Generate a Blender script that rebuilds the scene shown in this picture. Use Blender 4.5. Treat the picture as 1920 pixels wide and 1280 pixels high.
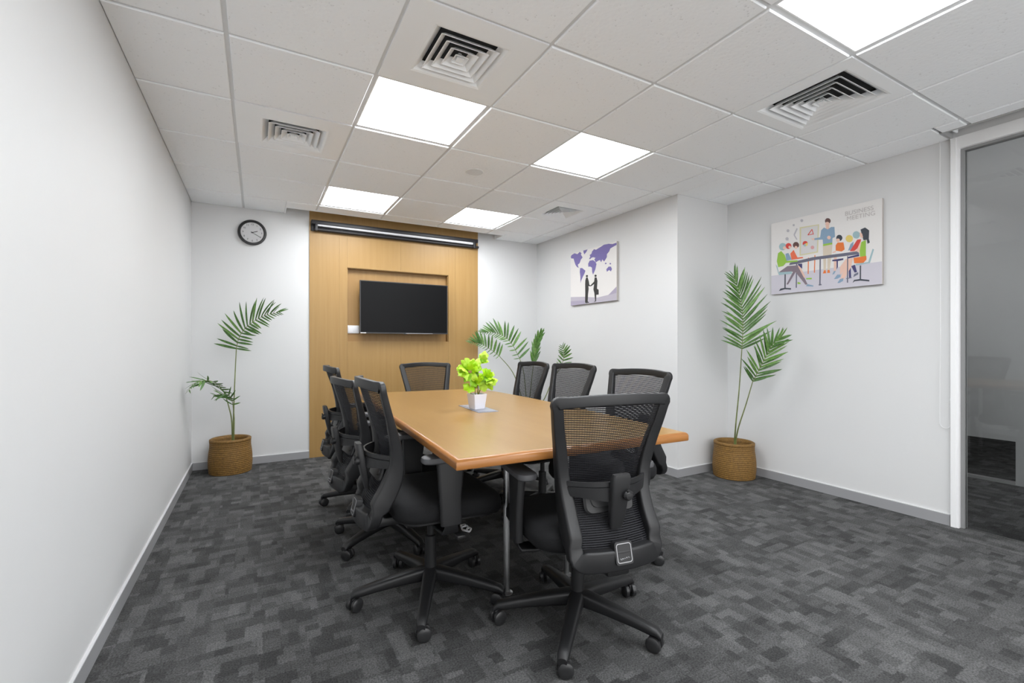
import bpy, bmesh, math, random
from mathutils import Vector, Matrix
C = bpy.context.scene.collection
PI = math.pi
R = math.radians
for o in list(bpy.data.objects):
    bpy.data.objects.remove(o)

# ------------------------------------------------------------------ camera, world, exposure
ZC = 1.12                      # lens height above the carpet
cam_data = bpy.data.cameras.new('camera')
cam = bpy.data.objects.new('camera', cam_data)
C.objects.link(cam)
cam.location = (0, 0, ZC)
cam.rotation_euler = (PI / 2, 0, -0.5056)
cam_data.sensor_width = 36
cam_data.lens = 863.4 / 1920 * 36
cam_data.shift_y = 5.4 / 1920
cam_data.clip_start = 0.02
bpy.context.scene.camera = cam

world = bpy.data.worlds.new('world')
bpy.context.scene.world = world
world.use_nodes = True
bg = world.node_tree.nodes['Background']
bg.inputs[0].default_value = (1, 1, 1, 1)
bg.inputs[1].default_value = 2.0          # even white fill added through the open rear, raised to lighten the ceiling

sc = bpy.context.scene
sc.view_settings.view_transform = 'Standard'
sc.view_settings.look = 'None'
sc.view_settings.gamma = 1
sc.view_settings.exposure = 0.5
sc.view_settings.use_curve_mapping = False
LIGHT_STRENGTH = 16.5

# ------------------------------------------------------------------ dimensions
XL, XR, XP, YB, YP = -0.51, 3.75, 3.10, 4.95, 2.72   # left wall, right wall, pier face, back wall, pier step
ZT = 2.385                                            # ceiling
YREAR = -1.9

# ------------------------------------------------------------------ materials
def srgb(*c):
    return tuple(((v / 255) / 12.92 if v / 255 <= 0.04045 else (((v / 255) + 0.055) / 1.055) ** 2.4) for v in c) + (1,)

def mat(name, col, rough=0.5, metal=0.0, spec=0.5, noise=0.0, nscale=40.0, bump=0.0, bscale=200.0, trans=0.0):
    m = bpy.data.materials.new(name)
    m.use_nodes = True
    nt = m.node_tree
    b = nt.nodes['Principled BSDF']
    b.inputs['Base Color'].default_value = col if len(col) == 4 else tuple(col) + (1,)
    b.inputs['Roughness'].default_value = rough
    b.inputs['Metallic'].default_value = metal
    b.inputs['Specular IOR Level'].default_value = spec
    if noise or bump:
        tc = nt.nodes.new('ShaderNodeTexCoord')
    if noise:
        n = nt.nodes.new('ShaderNodeTexNoise')
        n.inputs['Scale'].default_value = nscale
        n.inputs['Detail'].default_value = 4
        nt.links.new(tc.outputs['Object'], n.inputs['Vector'])
        cr = nt.nodes.new('ShaderNodeValToRGB')
        c = b.inputs['Base Color'].default_value
        cr.color_ramp.elements[0].position = 0.3
        cr.color_ramp.elements[1].position = 0.7
        cr.color_ramp.elements[0].color = tuple(max(0, v * (1 - noise)) for v in c[:3]) + (1,)
        cr.color_ramp.elements[1].color = tuple(min(1, v * (1 + noise)) for v in c[:3]) + (1,)
        nt.links.new(n.outputs['Fac'], cr.inputs[0])
        nt.links.new(cr.outputs[0], b.inputs['Base Color'])
    if bump:
        n2 = nt.nodes.new('ShaderNodeTexNoise')
        n2.inputs['Scale'].default_value = bscale
        n2.inputs['Detail'].default_value = 3
        nt.links.new(tc.outputs['Object'], n2.inputs['Vector'])
        bp = nt.nodes.new('ShaderNodeBump')
        bp.inputs['Strength'].default_value = bump
        bp.inputs['Distance'].default_value = 0.002
        nt.links.new(n2.outputs['Fac'], bp.inputs['Height'])
        nt.links.new(bp.outputs['Normal'], b.inputs['Normal'])
    return m

def wood_mat(name, c1, c2, vec_scale, rough=0.35, spec=0.4, fine=(14, 0.25)):
    m = bpy.data.materials.new(name)
    m.use_nodes = True
    nt = m.node_tree
    b = nt.nodes['Principled BSDF']
    tc = nt.nodes.new('ShaderNodeTexCoord')
    mp = nt.nodes.new('ShaderNodeMapping')
    mp.inputs['Scale'].default_value = vec_scale
    nt.links.new(tc.outputs['Object'], mp.inputs['Vector'])
    n1 = nt.nodes.new('ShaderNodeTexNoise')
    n1.inputs['Scale'].default_value = 1.0
    n1.inputs['Detail'].default_value = 6
    n1.inputs['Roughness'].default_value = 0.6
    nt.links.new(mp.outputs[0], n1.inputs['Vector'])
    n2 = nt.nodes.new('ShaderNodeTexNoise')
    n2.inputs['Scale'].default_value = 7.0
    n2.inputs['Detail'].default_value = 3
    nt.links.new(mp.outputs[0], n2.inputs['Vector'])
    mx = nt.nodes.new('ShaderNodeMath'); mx.operation = 'MULTIPLY_ADD'
    nt.links.new(n2.outputs['Fac'], mx.inputs[0]); mx.inputs[1].default_value = 0.35
    nt.links.new(n1.outputs['Fac'], mx.inputs[2])
    cr = nt.nodes.new('ShaderNodeValToRGB')
    cr.color_ramp.elements[0].position = 0.42
    cr.color_ramp.elements[1].position = 0.92
    cr.color_ramp.elements[0].color = c1
    cr.color_ramp.elements[1].color = c2
    nt.links.new(mx.outputs[0], cr.inputs[0])
    nt.links.new(cr.outputs[0], b.inputs['Base Color'])
    b.inputs['Roughness'].default_value = rough
    b.inputs['Specular IOR Level'].default_value = spec
    return m

def emit_mat(name, col, strength):
    m = bpy.data.materials.new(name)
    m.use_nodes = True
    nt = m.node_tree
    nt.nodes.remove(nt.nodes['Principled BSDF'])
    e = nt.nodes.new('ShaderNodeEmission')
    e.inputs[0].default_value = col
    e.inputs[1].default_value = strength
    nt.links.new(e.outputs[0], nt.nodes['Material Output'].inputs[0])
    return m

def carpet_mat():
    m = bpy.data.materials.new('patchwork_carpet')
    m.use_nodes = True
    nt = m.node_tree
    b = nt.nodes['Principled BSDF']
    L = nt.links.new
    tc = nt.nodes.new('ShaderNodeTexCoord')
    nz = nt.nodes.new('ShaderNodeTexNoise'); nz.inputs['Scale'].default_value = 90; nz.inputs['Detail'].default_value = 2
    L(tc.outputs['Object'], nz.inputs['Vector'])
    wob = nt.nodes.new('ShaderNodeVectorMath'); wob.operation = 'MULTIPLY_ADD'
    L(nz.outputs['Color'], wob.inputs[0]); wob.inputs[1].default_value = (0.012, 0.012, 0); L(tc.outputs['Object'], wob.inputs[2])
    nf = nt.nodes.new('ShaderNodeTexNoise'); nf.inputs['Scale'].default_value = 320; nf.inputs['Detail'].default_value = 1
    L(tc.outputs['Object'], nf.inputs['Vector'])
    wob2 = nt.nodes.new('ShaderNodeVectorMath'); wob2.operation = 'MULTIPLY_ADD'
    L(nf.outputs['Color'], wob2.inputs[0]); wob2.inputs[1].default_value = (0.014, 0.014, 0); L(wob.outputs[0], wob2.inputs[2])
    def brick(w, h, rot, off, seedshift):
        mp = nt.nodes.new('ShaderNodeMapping')
        mp.inputs['Rotation'].default_value = (0, 0, rot)
        mp.inputs['Location'].default_value = (seedshift, seedshift * 0.37, 0)
        L(wob2.outputs[0], mp.inputs['Vector'])
        t = nt.nodes.new('ShaderNodeTexBrick')
        t.inputs['Color1'].default_value = (0, 0, 0, 1)
        t.inputs['Color2'].default_value = (1, 1, 1, 1)
        t.inputs['Mortar'].default_value = (0.5, 0.5, 0.5, 1)
        t.inputs['Mortar Size'].default_value = 0.0
        t.inputs['Scale'].default_value = 1.0
        t.inputs['Brick Width'].default_value = w
        t.inputs['Row Height'].default_value = h
        t.offset = off
        t.squash = 0.6
        t.squash_frequency = 3
        L(mp.outputs[0], t.inputs['Vector'])
        return t.outputs['Color']
    a = brick(0.098, 0.052, 0, 0.37, 3.1)
    c = brick(0.092, 0.060, PI / 2, 0.61, 7.7)
    d = brick(0.165, 0.105, 0, 0.43, 11.3)
    e2 = brick(0.066, 0.092, 0, 0.29, 17.9)
    gt = nt.nodes.new('ShaderNodeMath'); gt.operation = 'GREATER_THAN'; gt.inputs[1].default_value = 0.5
    L(d, gt.inputs[0])
    mx = nt.nodes.new('ShaderNodeMix'); mx.data_type = 'RGBA'
    L(gt.outputs[0], mx.inputs['Factor']); L(a, mx.inputs['A']); L(c, mx.inputs['B'])
    mx3 = nt.nodes.new('ShaderNodeMix'); mx3.data_type = 'RGBA'
    mx3.inputs['Factor'].default_value = 0.33
    L(mx.outputs['Result'], mx3.inputs['A']); L(e2, mx3.inputs['B'])
    mx2 = nt.nodes.new('ShaderNodeMix'); mx2.data_type = 'RGBA'
    mx2.inputs['Factor'].default_value = 0.2
    L(mx3.outputs['Result'], mx2.inputs['A']); L(d, mx2.inputs['B'])
    cr = nt.nodes.new('ShaderNodeValToRGB')
    e = cr.color_ramp.elements
    e[0].position = 0.12; e[0].color = CARPET[0]
    e[1].position = 0.88; e[1].color = CARPET[2]
    mid = e.new(0.5); mid.color = CARPET[1]
    L(mx2.outputs['Result'], cr.inputs[0])
    pile = nt.nodes.new('ShaderNodeTexNoise'); pile.inputs['Scale'].default_value = 170; pile.inputs['Detail'].default_value = 3
    L(tc.outputs['Object'], pile.inputs['Vector'])
    pr = nt.nodes.new('ShaderNodeMapRange')
    pr.inputs['From Min'].default_value = 0.3; pr.inputs['From Max'].default_value = 0.7
    pr.inputs['To Min'].default_value = 0.55; pr.inputs['To Max'].default_value = 1.45
    L(pile.outputs['Fac'], pr.inputs['Value'])
    mul = nt.nodes.new('ShaderNodeVectorMath'); mul.operation = 'SCALE'
    L(cr.outputs[0], mul.inputs[0]); L(pr.outputs[0], mul.inputs['Scale'])
    L(mul.outputs[0], b.inputs['Base Color'])
    b.inputs['Roughness'].default_value = 0.95
    b.inputs['Specular IOR Level'].default_value = 0.15
    bp = nt.nodes.new('ShaderNodeBump'); bp.inputs['Strength'].default_value = 0.5; bp.inputs['Distance'].default_value = 0.003
    L(pile.outputs['Fac'], bp.inputs['Height']); L(bp.outputs[0], b.inputs['Normal'])
    return m

def ceiling_tile_mat():
    m = mat('mineral_fibre', (0.86, 0.86, 0.86, 1), 0.9, spec=0.2)
    nt = m.node_tree
    b = nt.nodes['Principled BSDF']
    tc = nt.nodes.new('ShaderNodeTexCoord')
    oi = nt.nodes.new('ShaderNodeObjectInfo')
    v = nt.nodes.new('ShaderNodeTexVoronoi'); v.inputs['Scale'].default_value = 55
    nt.links.new(tc.outputs['Object'], v.inputs['Vector'])
    n = nt.nodes.new('ShaderNodeTexNoise'); n.inputs['Scale'].default_value = 18
    nt.links.new(tc.outputs['Object'], n.inputs['Vector'])
    ad = nt.nodes.new('ShaderNodeMath'); ad.operation = 'MULTIPLY_ADD'
    nt.links.new(n.outputs['Fac'], ad.inputs[0]); ad.inputs[1].default_value = 0.7
    nt.links.new(v.outputs['Distance'], ad.inputs[2])
    cr = nt.nodes.new('ShaderNodeValToRGB')
    cr.color_ramp.elements[0].position = 0.42; cr.color_ramp.elements[0].color = (0.80, 0.812, 0.825, 1)
    cr.color_ramp.elements[1].position = 0.50; cr.color_ramp.elements[1].color = (0.935, 0.95, 0.968, 1)
    nt.links.new(ad.outputs[0], cr.inputs[0])
    nt.links.new(cr.outputs[0], b.inputs['Base Color'])
    bp = nt.nodes.new('ShaderNodeBump'); bp.inputs['Strength'].default_value = 0.3; bp.inputs['Distance'].default_value = 0.002
    nt.links.new(ad.outputs[0], bp.inputs['Height']); nt.links.new(bp.outputs[0], b.inputs['Normal'])
    return m

def glass_mat(name, tint=(0.93, 0.94, 0.94, 1), rough=0.02):
    m = bpy.data.materials.new(name)
    m.use_nodes = True
    nt = m.node_tree
    nt.nodes.remove(nt.nodes['Principled BSDF'])
    t = nt.nodes.new('ShaderNodeBsdfTransparent'); t.inputs[0].default_value = tint
    g = nt.nodes.new('ShaderNodeBsdfGlossy'); g.inputs['Roughness'].default_value = rough
    fr = nt.nodes.new('ShaderNodeFresnel'); fr.inputs[0].default_value = 1.45
    mx = nt.nodes.new('ShaderNodeMixShader')
    nt.links.new(fr.outputs[0], mx.inputs[0]); nt.links.new(t.outputs[0], mx.inputs[1]); nt.links.new(g.outputs[0], mx.inputs[2])
    nt.links.new(mx.outputs[0], nt.nodes['Material Output'].inputs[0])
    return m

CARPET = ((0.038, 0.038, 0.038, 1), (0.068, 0.068, 0.068, 1), (0.110, 0.110, 0.110, 1))
M = {}
M['wall'] = mat('white_paint', (0.635, 0.635, 0.635), 0.55, spec=0.3, bump=0.05, bscale=120)
M['carpet'] = carpet_mat()
M['tile'] = ceiling_tile_mat()
M['white_metal'] = mat('white_metal', (0.915, 0.93, 0.945), 0.4, spec=0.4)
M['tee'] = mat('white_tee', (0.72, 0.73, 0.74), 0.5)
M['plenum'] = mat('dark_plenum', (0.03, 0.03, 0.03), 0.9)
M['light'] = emit_mat("lit_diffuser", (0.935, 0.97, 1.0, 1), LIGHT_STRENGTH)
M['blind'] = mat('grey_blind_cloth', (0.30, 0.30, 0.30), 0.8)
M['bulb'] = emit_mat('lit_bulb', (1, 1, 1, 1), 120.0)
M['baseboard'] = mat('brushed_aluminium', (0.35, 0.35, 0.36), 0.45, metal=0.2)
M['alu_cap'] = mat('bright_aluminium', (0.75, 0.75, 0.76), 0.35, metal=0.4)
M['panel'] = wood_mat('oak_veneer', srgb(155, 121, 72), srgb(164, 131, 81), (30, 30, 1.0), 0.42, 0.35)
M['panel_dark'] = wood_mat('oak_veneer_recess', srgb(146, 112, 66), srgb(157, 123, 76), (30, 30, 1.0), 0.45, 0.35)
M['table'] = wood_mat('beech_laminate', srgb(143, 109, 62), srgb(150, 117, 70), (14, 2.0, 14), 0.3, 0.32)
M['table_edge'] = wood_mat('beech_edge_band', srgb(143, 92, 44), srgb(160, 108, 57), (3, 3, 40), 0.3, 0.5)
M['chrome'] = mat('chrome', (0.78, 0.78, 0.79), 0.33, metal=1.0)
M['black_plastic'] = mat('black_plastic', (0.011, 0.011, 0.012), 0.46, spec=0.5, bump=0.04, bscale=500)
M['grey_plastic'] = mat('charcoal_plastic', (0.017, 0.017, 0.018), 0.45, spec=0.5)
M['pad'] = mat('grey_arm_pad', (0.075, 0.075, 0.08), 0.5, spec=0.5)
M['fabric'] = mat('black_upholstery', (0.010, 0.010, 0.011), 0.85, spec=0.3, noise=0.25, nscale=300, bump=0.3, bscale=600)
M['mesh'] = mat('black_mesh_yarn', (0.012, 0.012, 0.015), 0.7, spec=0.3)
M['wheel'] = mat('black_nylon', (0.022, 0.022, 0.023), 0.35)
M['silver'] = mat('silver_trim', (0.33, 0.33, 0.34), 0.35, metal=0.6)
M['black_metal'] = mat('black_powder_coat', (0.015, 0.014, 0.017), 0.45)
M['screen_fabric'] = mat('white_screen_fabric', (0.75, 0.75, 0.78), 0.8)
M['tv_body'] = mat('black_tv_casing', (0.02, 0.02, 0.022), 0.35)
M['tv_glass'] = mat('dark_screen', (0.006, 0.006, 0.0065), 0.3, spec=0.09)
M['white_plastic'] = mat('white_plastic', (0.80, 0.80, 0.82), 0.4)
M['clock_face'] = mat('clock_face', (0.84, 0.84, 0.85), 0.5)
M['ink'] = mat('printed_black', (0.05, 0.05, 0.05), 0.6)
M['rattan'] = mat('rattan', srgb(118, 86, 36), 0.7, noise=0.35, nscale=90, bump=0.5, bscale=200)
M['soil'] = mat('dark_soil', (0.035, 0.026, 0.018), 0.95, bump=0.8, bscale=60)
M['palm'] = mat('palm_leaf', srgb(66, 104, 42), 0.45, noise=0.35, nscale=9)
M['palm_light'] = mat('palm_leaf_light', srgb(94, 132, 62), 0.45, noise=0.3, nscale=9)
M['stem'] = mat('palm_stem', srgb(112, 122, 70), 0.55, noise=0.3, nscale=20)
M['lime'] = mat('lime_leaf', srgb(158, 205, 8), 0.5, noise=0.28, nscale=22)
M['lime_dark'] = mat('lime_leaf_deep', srgb(122, 172, 6), 0.5, noise=0.25, nscale=22)
M['lime_pale'] = mat('lime_leaf_pale', srgb(176, 214, 62), 0.5, noise=0.2, nscale=22)
M['lime_stem'] = mat('lime_stem', srgb(120, 120, 40), 0.6)
M['pot'] = mat('white_ceramic', (0.74, 0.74, 0.80), 0.35)
M['power'] = mat('grey_power_plate', (0.30, 0.31, 0.36), 0.35, metal=0.4)
M['power_dark'] = mat('dark_flap', (0.12, 0.12, 0.15), 0.4)
M['canvas'] = mat('canvas_cloth', (0.71, 0.69, 0.675), 0.8, bump=0.15, bscale=700)
M['canvas_side'] = mat('canvas_wrap', (0.42, 0.39, 0.36), 0.8)
M['corridor'] = mat('corridor_grey', (0.36, 0.36, 0.36), 0.32, spec=0.5)
M['glass'] = glass_mat('clear_glass')
M['crystal'] = glass_mat('clock_crystal', (1, 1, 1, 1), 0.03)
M['chain'] = mat('blind_chain', (0.74, 0.74, 0.74), 0.5)
M['frame_white'] = mat('white_frame', (0.80, 0.80, 0.80), 0.4)
M['frame_grey'] = mat('grey_frame', (0.25, 0.25, 0.25), 0.4)
M['speaker'] = mat('speaker_grille', (0.74, 0.75, 0.76), 0.6)
ART = dict(lilac=(176, 170, 182), lilac2=(160, 152, 172), violet=(112, 102, 160), ink=(48, 47, 46), floor=(196, 192, 202),
           frame_y=(206, 200, 160), paper=(206, 204, 204), orange=(222, 112, 52), red=(206, 66, 58), yellow=(220, 196, 104),
           teal=(150, 178, 184), rose=(206, 150, 150), grey=(178, 176, 182), brown=(92, 66, 62), skin=(226, 186, 168),
           beige=(206, 192, 172), blue=(126, 152, 176), lime=(140, 184, 66), black=(58, 62, 70), navy=(62, 60, 102),
           slate=(104, 106, 124), table=(98, 98, 114), coral=(226, 104, 72), plum=(122, 108, 118), text=(184, 178, 176))
for k, v in ART.items():
    v = tuple(c * 0.9 + 20 for c in v)
    M['art_' + k] = mat('print_' + k, srgb(*v), 0.8, spec=0.2)

# ------------------------------------------------------------------ mesh helpers
class MB:
    """collects shapes into one mesh"""
    def __init__(self):
        self.v = []; self.f = []; self.mi = []
        self.m = 0
    def add(self, verts, faces):
        k = len(self.v)
        self.v += [tuple(p) for p in verts]
        self.f += [[i + k for i in f] for f in faces]
        self.mi += [self.m] * len(faces)
        return self
    def box(self, x0, y0, z0, x1, y1, z1, M4=None):
        vs = [(x, y, z) for z in (z0, z1) for y in (y0, y1) for x in (x0, x1)]
        if M4: vs = [M4 @ Vector(p) for p in vs]
        return self.add(vs, [(0, 2, 3, 1), (4, 5, 7, 6), (0, 1, 5, 4), (2, 6, 7, 3), (0, 4, 6, 2), (1, 3, 7, 5)])
    def rbox(self, x0, y0, z0, x1, y1, z1, b=0.004, M4=None):
        """box with chamfered edges"""
        bm = bmesh.new()
        bmesh.ops.create_cube(bm, size=1)
        for v in bm.verts:
            v.co = Vector(((x0 + x1) / 2 + v.co.x * (x1 - x0), (y0 + y1) / 2 + v.co.y * (y1 - y0), (z0 + z1) / 2 + v.co.z * (z1 - z0)))
        bmesh.ops.bevel(bm, geom=bm.edges[:], offset=b, segments=2, affect='EDGES', profile=0.5)
        bm.verts.index_update()
        vs = [(M4 @ v.co if M4 else v.co.copy()) for v in bm.verts]
        fs = [[v.index for v in f.verts] for f in bm.faces]
        bm.free()
        return self.add(vs, fs)
    def loft(self, rings, closed=False, caps=True):
        n = len(rings[0]); k = len(rings)
        vs = [p for r in rings for p in r]
        fs = []
        for i in range(k if closed else k - 1):
            a = i * n; b = ((i + 1) % k) * n
            for j in range(n):
                j2 = (j + 1) % n
                fs.append((a + j, a + j2, b + j2, b + j))
        if caps and not closed:
            fs.append(tuple(range(n - 1, -1, -1)))
            fs.append(tuple(range((k - 1) * n, k * n)))
        return self.add(vs, fs)
    def lathe(self, prof, n=24, centre=(0, 0, 0), axis='z', caps=True, M4=None):
        rings = []
        for r, h in prof:
            ring = []
            for i in range(n):
                a = 2 * PI * i / n
                if axis == 'z': p = Vector((r * math.cos(a), r * math.sin(a), h))
                elif axis == 'y': p = Vector((r * math.cos(a), -h, r * math.sin(a)))
                else: p = Vector((h, r * math.cos(a), r * math.sin(a)))
                p = p + Vector(centre)
                ring.append(M4 @ p if M4 else p)
            rings.append(ring)
        return self.loft(rings, False, caps)
    def tube(self, pts, r, n=8, caps=True):
        pts = [Vector(p) for p in pts]
        rs = r if isinstance(r, (list, tuple)) else [r] * len(pts)
        rings = []
        up = Vector((0, 0, 1))
        prev = None
        for i, p in enumerate(pts):
            t = (pts[min(i + 1, len(pts) - 1)] - pts[max(i - 1, 0)]).normalized()
            if prev is None:
                a = t.cross(up) if abs(t.dot(up)) < 0.95 else t.cross(Vector((1, 0, 0)))
            else:
                a = prev - t * prev.dot(t)
            a.normalize(); prev = a
            b = t.cross(a)
            rings.append([p + a * (rs[i] * math.cos(2 * PI * j / n)) + b * (rs[i] * math.sin(2 * PI * j / n)) for j in range(n)])
        return self.loft(rings, False, caps)
    def bar(self, p0, p1, w, h, up=(0, 0, 1)):
        p0, p1, up = Vector(p0), Vector(p1), Vector(up)
        t = (p1 - p0).normalized(); a = t.cross(up).normalized(); b = a.cross(t)
        r = lambda p: [p + a * (sx * w / 2) + b * (sy * h / 2) for sx, sy in ((-1, -1), (1, -1), (1, 1), (-1, 1))]
        return self.loft([r(p0), r(p1)])
    def prism(self, poly, z0, z1):
        return self.loft([[Vector((x, y, z0)) for x, y in poly], [Vector((x, y, z1)) for x, y in poly]])
    def mesh(self, name, mats, smooth=True, angle=35):
        me = bpy.data.meshes.new(name)
        me.from_pydata(self.v, [], self.f)
        for m in (mats if isinstance(mats, (list, tuple)) else [mats]):
            me.materials.append(m)
        if any(self.mi):
            me.polygons.foreach_set('material_index', self.mi)
        bm = bmesh.new(); bm.from_mesh(me)
        bmesh.ops.recalc_face_normals(bm, faces=bm.faces[:])
        bm.to_mesh(me); bm.free()
        if smooth:
            me.shade_smooth()
            me.set_sharp_from_angle(angle=R(angle))
        return me

def rrect(w, h, r, n=4):
    """rounded rectangle outline, counter-clockwise, in 2-D"""
    pts = []
    r = min(r, w / 2 - 1e-5, h / 2 - 1e-5)
    for cx, cy, a0 in ((w / 2 - r, h / 2 - r, 0), (-w / 2 + r, h / 2 - r, 90), (-w / 2 + r, -h / 2 + r, 180), (w / 2 - r, -h / 2 + r, 270)):
        for i in range(n):
            a = R(a0 + 90 * i / (n - 1))
            pts.append((cx + r * math.cos(a), cy + r * math.sin(a)))
    return pts

def put(name, me, parent=None, loc=(0, 0, 0), rot=(0, 0, 0)):
    o = bpy.data.objects.new(name, me)
    C.objects.link(o)
    o.location = loc; o.rotation_euler = rot
    if parent: o.parent = parent
    return o
def part(name, mb, m, parent, loc=(0, 0, 0), rot=(0, 0, 0), smooth=True, angle=35, label=None, kind=None):
    o = put(name, mb.mesh(name, m, smooth, angle) if isinstance(mb, MB) else mb, parent, loc, rot)
    if label: o['label'] = label
    if kind: o['kind'] = kind
    return o
def thing(name, label, cat, loc=(0, 0, 0), rotz=0.0, group=None):
    o = bpy.data.objects.new(name, None); C.objects.link(o)
    o.empty_display_size = 0.1
    o.location = loc; o.rotation_euler = (0, 0, rotz)
    o['label'] = label; o['category'] = cat
    if group: o['group'] = group
    return o
def struct(name, mb, m, parent=None, smooth=False):
    o = put(name, mb.mesh(name, m, smooth), parent)
    if parent is None: o['kind'] = 'structure'
    return o
def text_mesh(s, size, m, align='CENTER', depth=0.0):
    cu = bpy.data.curves.new('lettering', 'FONT')
    cu.body = s; cu.size = size; cu.align_x = align; cu.align_y = 'CENTER'; cu.extrude = depth
    ob = bpy.data.objects.new('lettering', cu)
    C.objects.link(ob)
    dg = bpy.context.evaluated_depsgraph_get()
    me = bpy.data.meshes.new_from_object(ob.evaluated_get(dg))
    bpy.data.objects.remove(ob)
    me.materials.clear(); me.materials.append(m)
    return me
def lerp(a, b, t): return a + (b - a) * t
def interp(tab, x):
    """piecewise linear table lookup [(x, y), ...] with smooth blending"""
    if x <= tab[0][0]: return tab[0][1]
    for (x0, y0), (x1, y1) in zip(tab, tab[1:]):
        if x <= x1:
            t = (x - x0) / (x1 - x0)
            return lerp(y0, y1, t)
    return tab[-1][1]
def smooth_tab(tab, n=60):
    """Catmull-Rom resample of a table"""
    out = []
    for i in range(len(tab) - 1):
        p0 = tab[max(i - 1, 0)]; p1 = tab[i]; p2 = tab[i + 1]; p3 = tab[min(i + 2, len(tab) - 1)]
        for k in range(8):
            t = k / 8
            h1 = 2 * t**3 - 3 * t**2 + 1; h2 = -2 * t**3 + 3 * t**2; h3 = t**3 - 2 * t**2 + t; h4 = t**3 - t**2
            m1 = (p2[1] - p0[1]) / max(p2[0] - p0[0], 1e-6) * (p2[0] - p1[0])
            m2 = (p3[1] - p1[1]) / max(p3[0] - p1[0], 1e-6) * (p2[0] - p1[0])
            out.append((lerp(p1[0], p2[0], t), h1 * p1[1] + h2 * p2[1] + h3 * m1 + h4 * m2))
    out.append(tab[-1])
    return out

# traced outlines (metres, and 0-1 across each canvas)
PALMS={'A': [('stem', [(-0.186, 4.767, 0.304), (-0.182, 4.753, 0.486), (-0.173, 4.736, 0.769), (-0.16, 4.718, 1.075)]), ('frond', [(-0.16, 4.718, 1.075), (-0.143, 4.689, 1.164), (-0.102, 4.647, 1.247), (-0.041, 4.595, 1.307), (0.032, 4.535, 1.357), (0.104, 4.476, 1.384), (0.172, 4.42, 1.396)]), ('stem', [(-0.19, 4.757, 0.306), (-0.197, 4.742, 0.465), (-0.217, 4.734, 0.575), (-0.236, 4.726, 0.656)]), ('frond', [(-0.236, 4.726, 0.656), (-0.255, 4.629, 0.726), (-0.288, 4.541, 0.789), (-0.33, 4.457, 0.823), (-0.384, 4.381, 0.83), (-0.432, 4.301, 0.813), (-0.449, 4.203, 0.769)]), ('stem', [(-0.181, 4.741, 0.308), (-0.176, 4.704, 0.468), (-0.182, 4.673, 0.589)]), ('frond', [(-0.182, 4.673, 0.589), (-0.197, 4.643, 0.662), (-0.239, 4.628, 0.698), (-0.324, 4.637, 0.688)])], 'B': [('stem', [(3.564, 2.519, 0.28), (3.506, 2.463, 0.475), (3.459, 2.402, 0.75), (3.408, 2.343, 1.079)]), ('frond', [(3.408, 2.343, 1.079), (3.392, 2.323, 1.228), (3.366, 2.309, 1.375), (3.32, 2.305, 1.521), (3.261, 2.309, 1.651)]), ('stem', [(3.563, 2.508, 0.291), (3.507, 2.44, 0.434), (3.477, 2.357, 0.623), (3.445, 2.276, 0.821)]), ('frond', [(3.445, 2.276, 0.821), (3.443, 2.226, 0.912), (3.447, 2.172, 1.018), (3.45, 2.119, 1.113), (3.466, 2.059, 1.178)])], 'C': [('stem', [(2.712, 4.557, 0.306), (2.569, 4.578, 0.758), (2.397, 4.616, 0.984)]), ('frond', [(2.397, 4.616, 0.984), (2.302, 4.655, 1.062), (2.218, 4.687, 1.116), (2.16, 4.705, 1.134), (2.087, 4.731, 1.134)]), ('stem', [(2.723, 4.551, 0.306), (2.67, 4.534, 0.757), (2.608, 4.523, 0.947)]), ('frond', [(2.608, 4.523, 0.947), (2.527, 4.54, 1.104), (2.447, 4.557, 1.194), (2.363, 4.576, 1.236), (2.274, 4.598, 1.253), (2.186, 4.619, 1.246)]), ('stem', [(2.728, 4.548, 0.306), (2.747, 4.508, 0.664), (2.756, 4.475, 0.885)]), ('frond', [(2.756, 4.475, 0.885), (2.763, 4.452, 1.032), (2.78, 4.424, 1.165), (2.808, 4.389, 1.261)]), ('stem', [(2.739, 4.542, 0.306), (2.821, 4.375, 0.479), (2.855, 4.233, 0.728), (2.871, 4.103, 0.863)]), ('frond', [(2.871, 4.103, 0.863), (2.886, 4.064, 0.967), (2.87, 4.042, 1.037), (2.84, 4.029, 1.105)])]}
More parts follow.
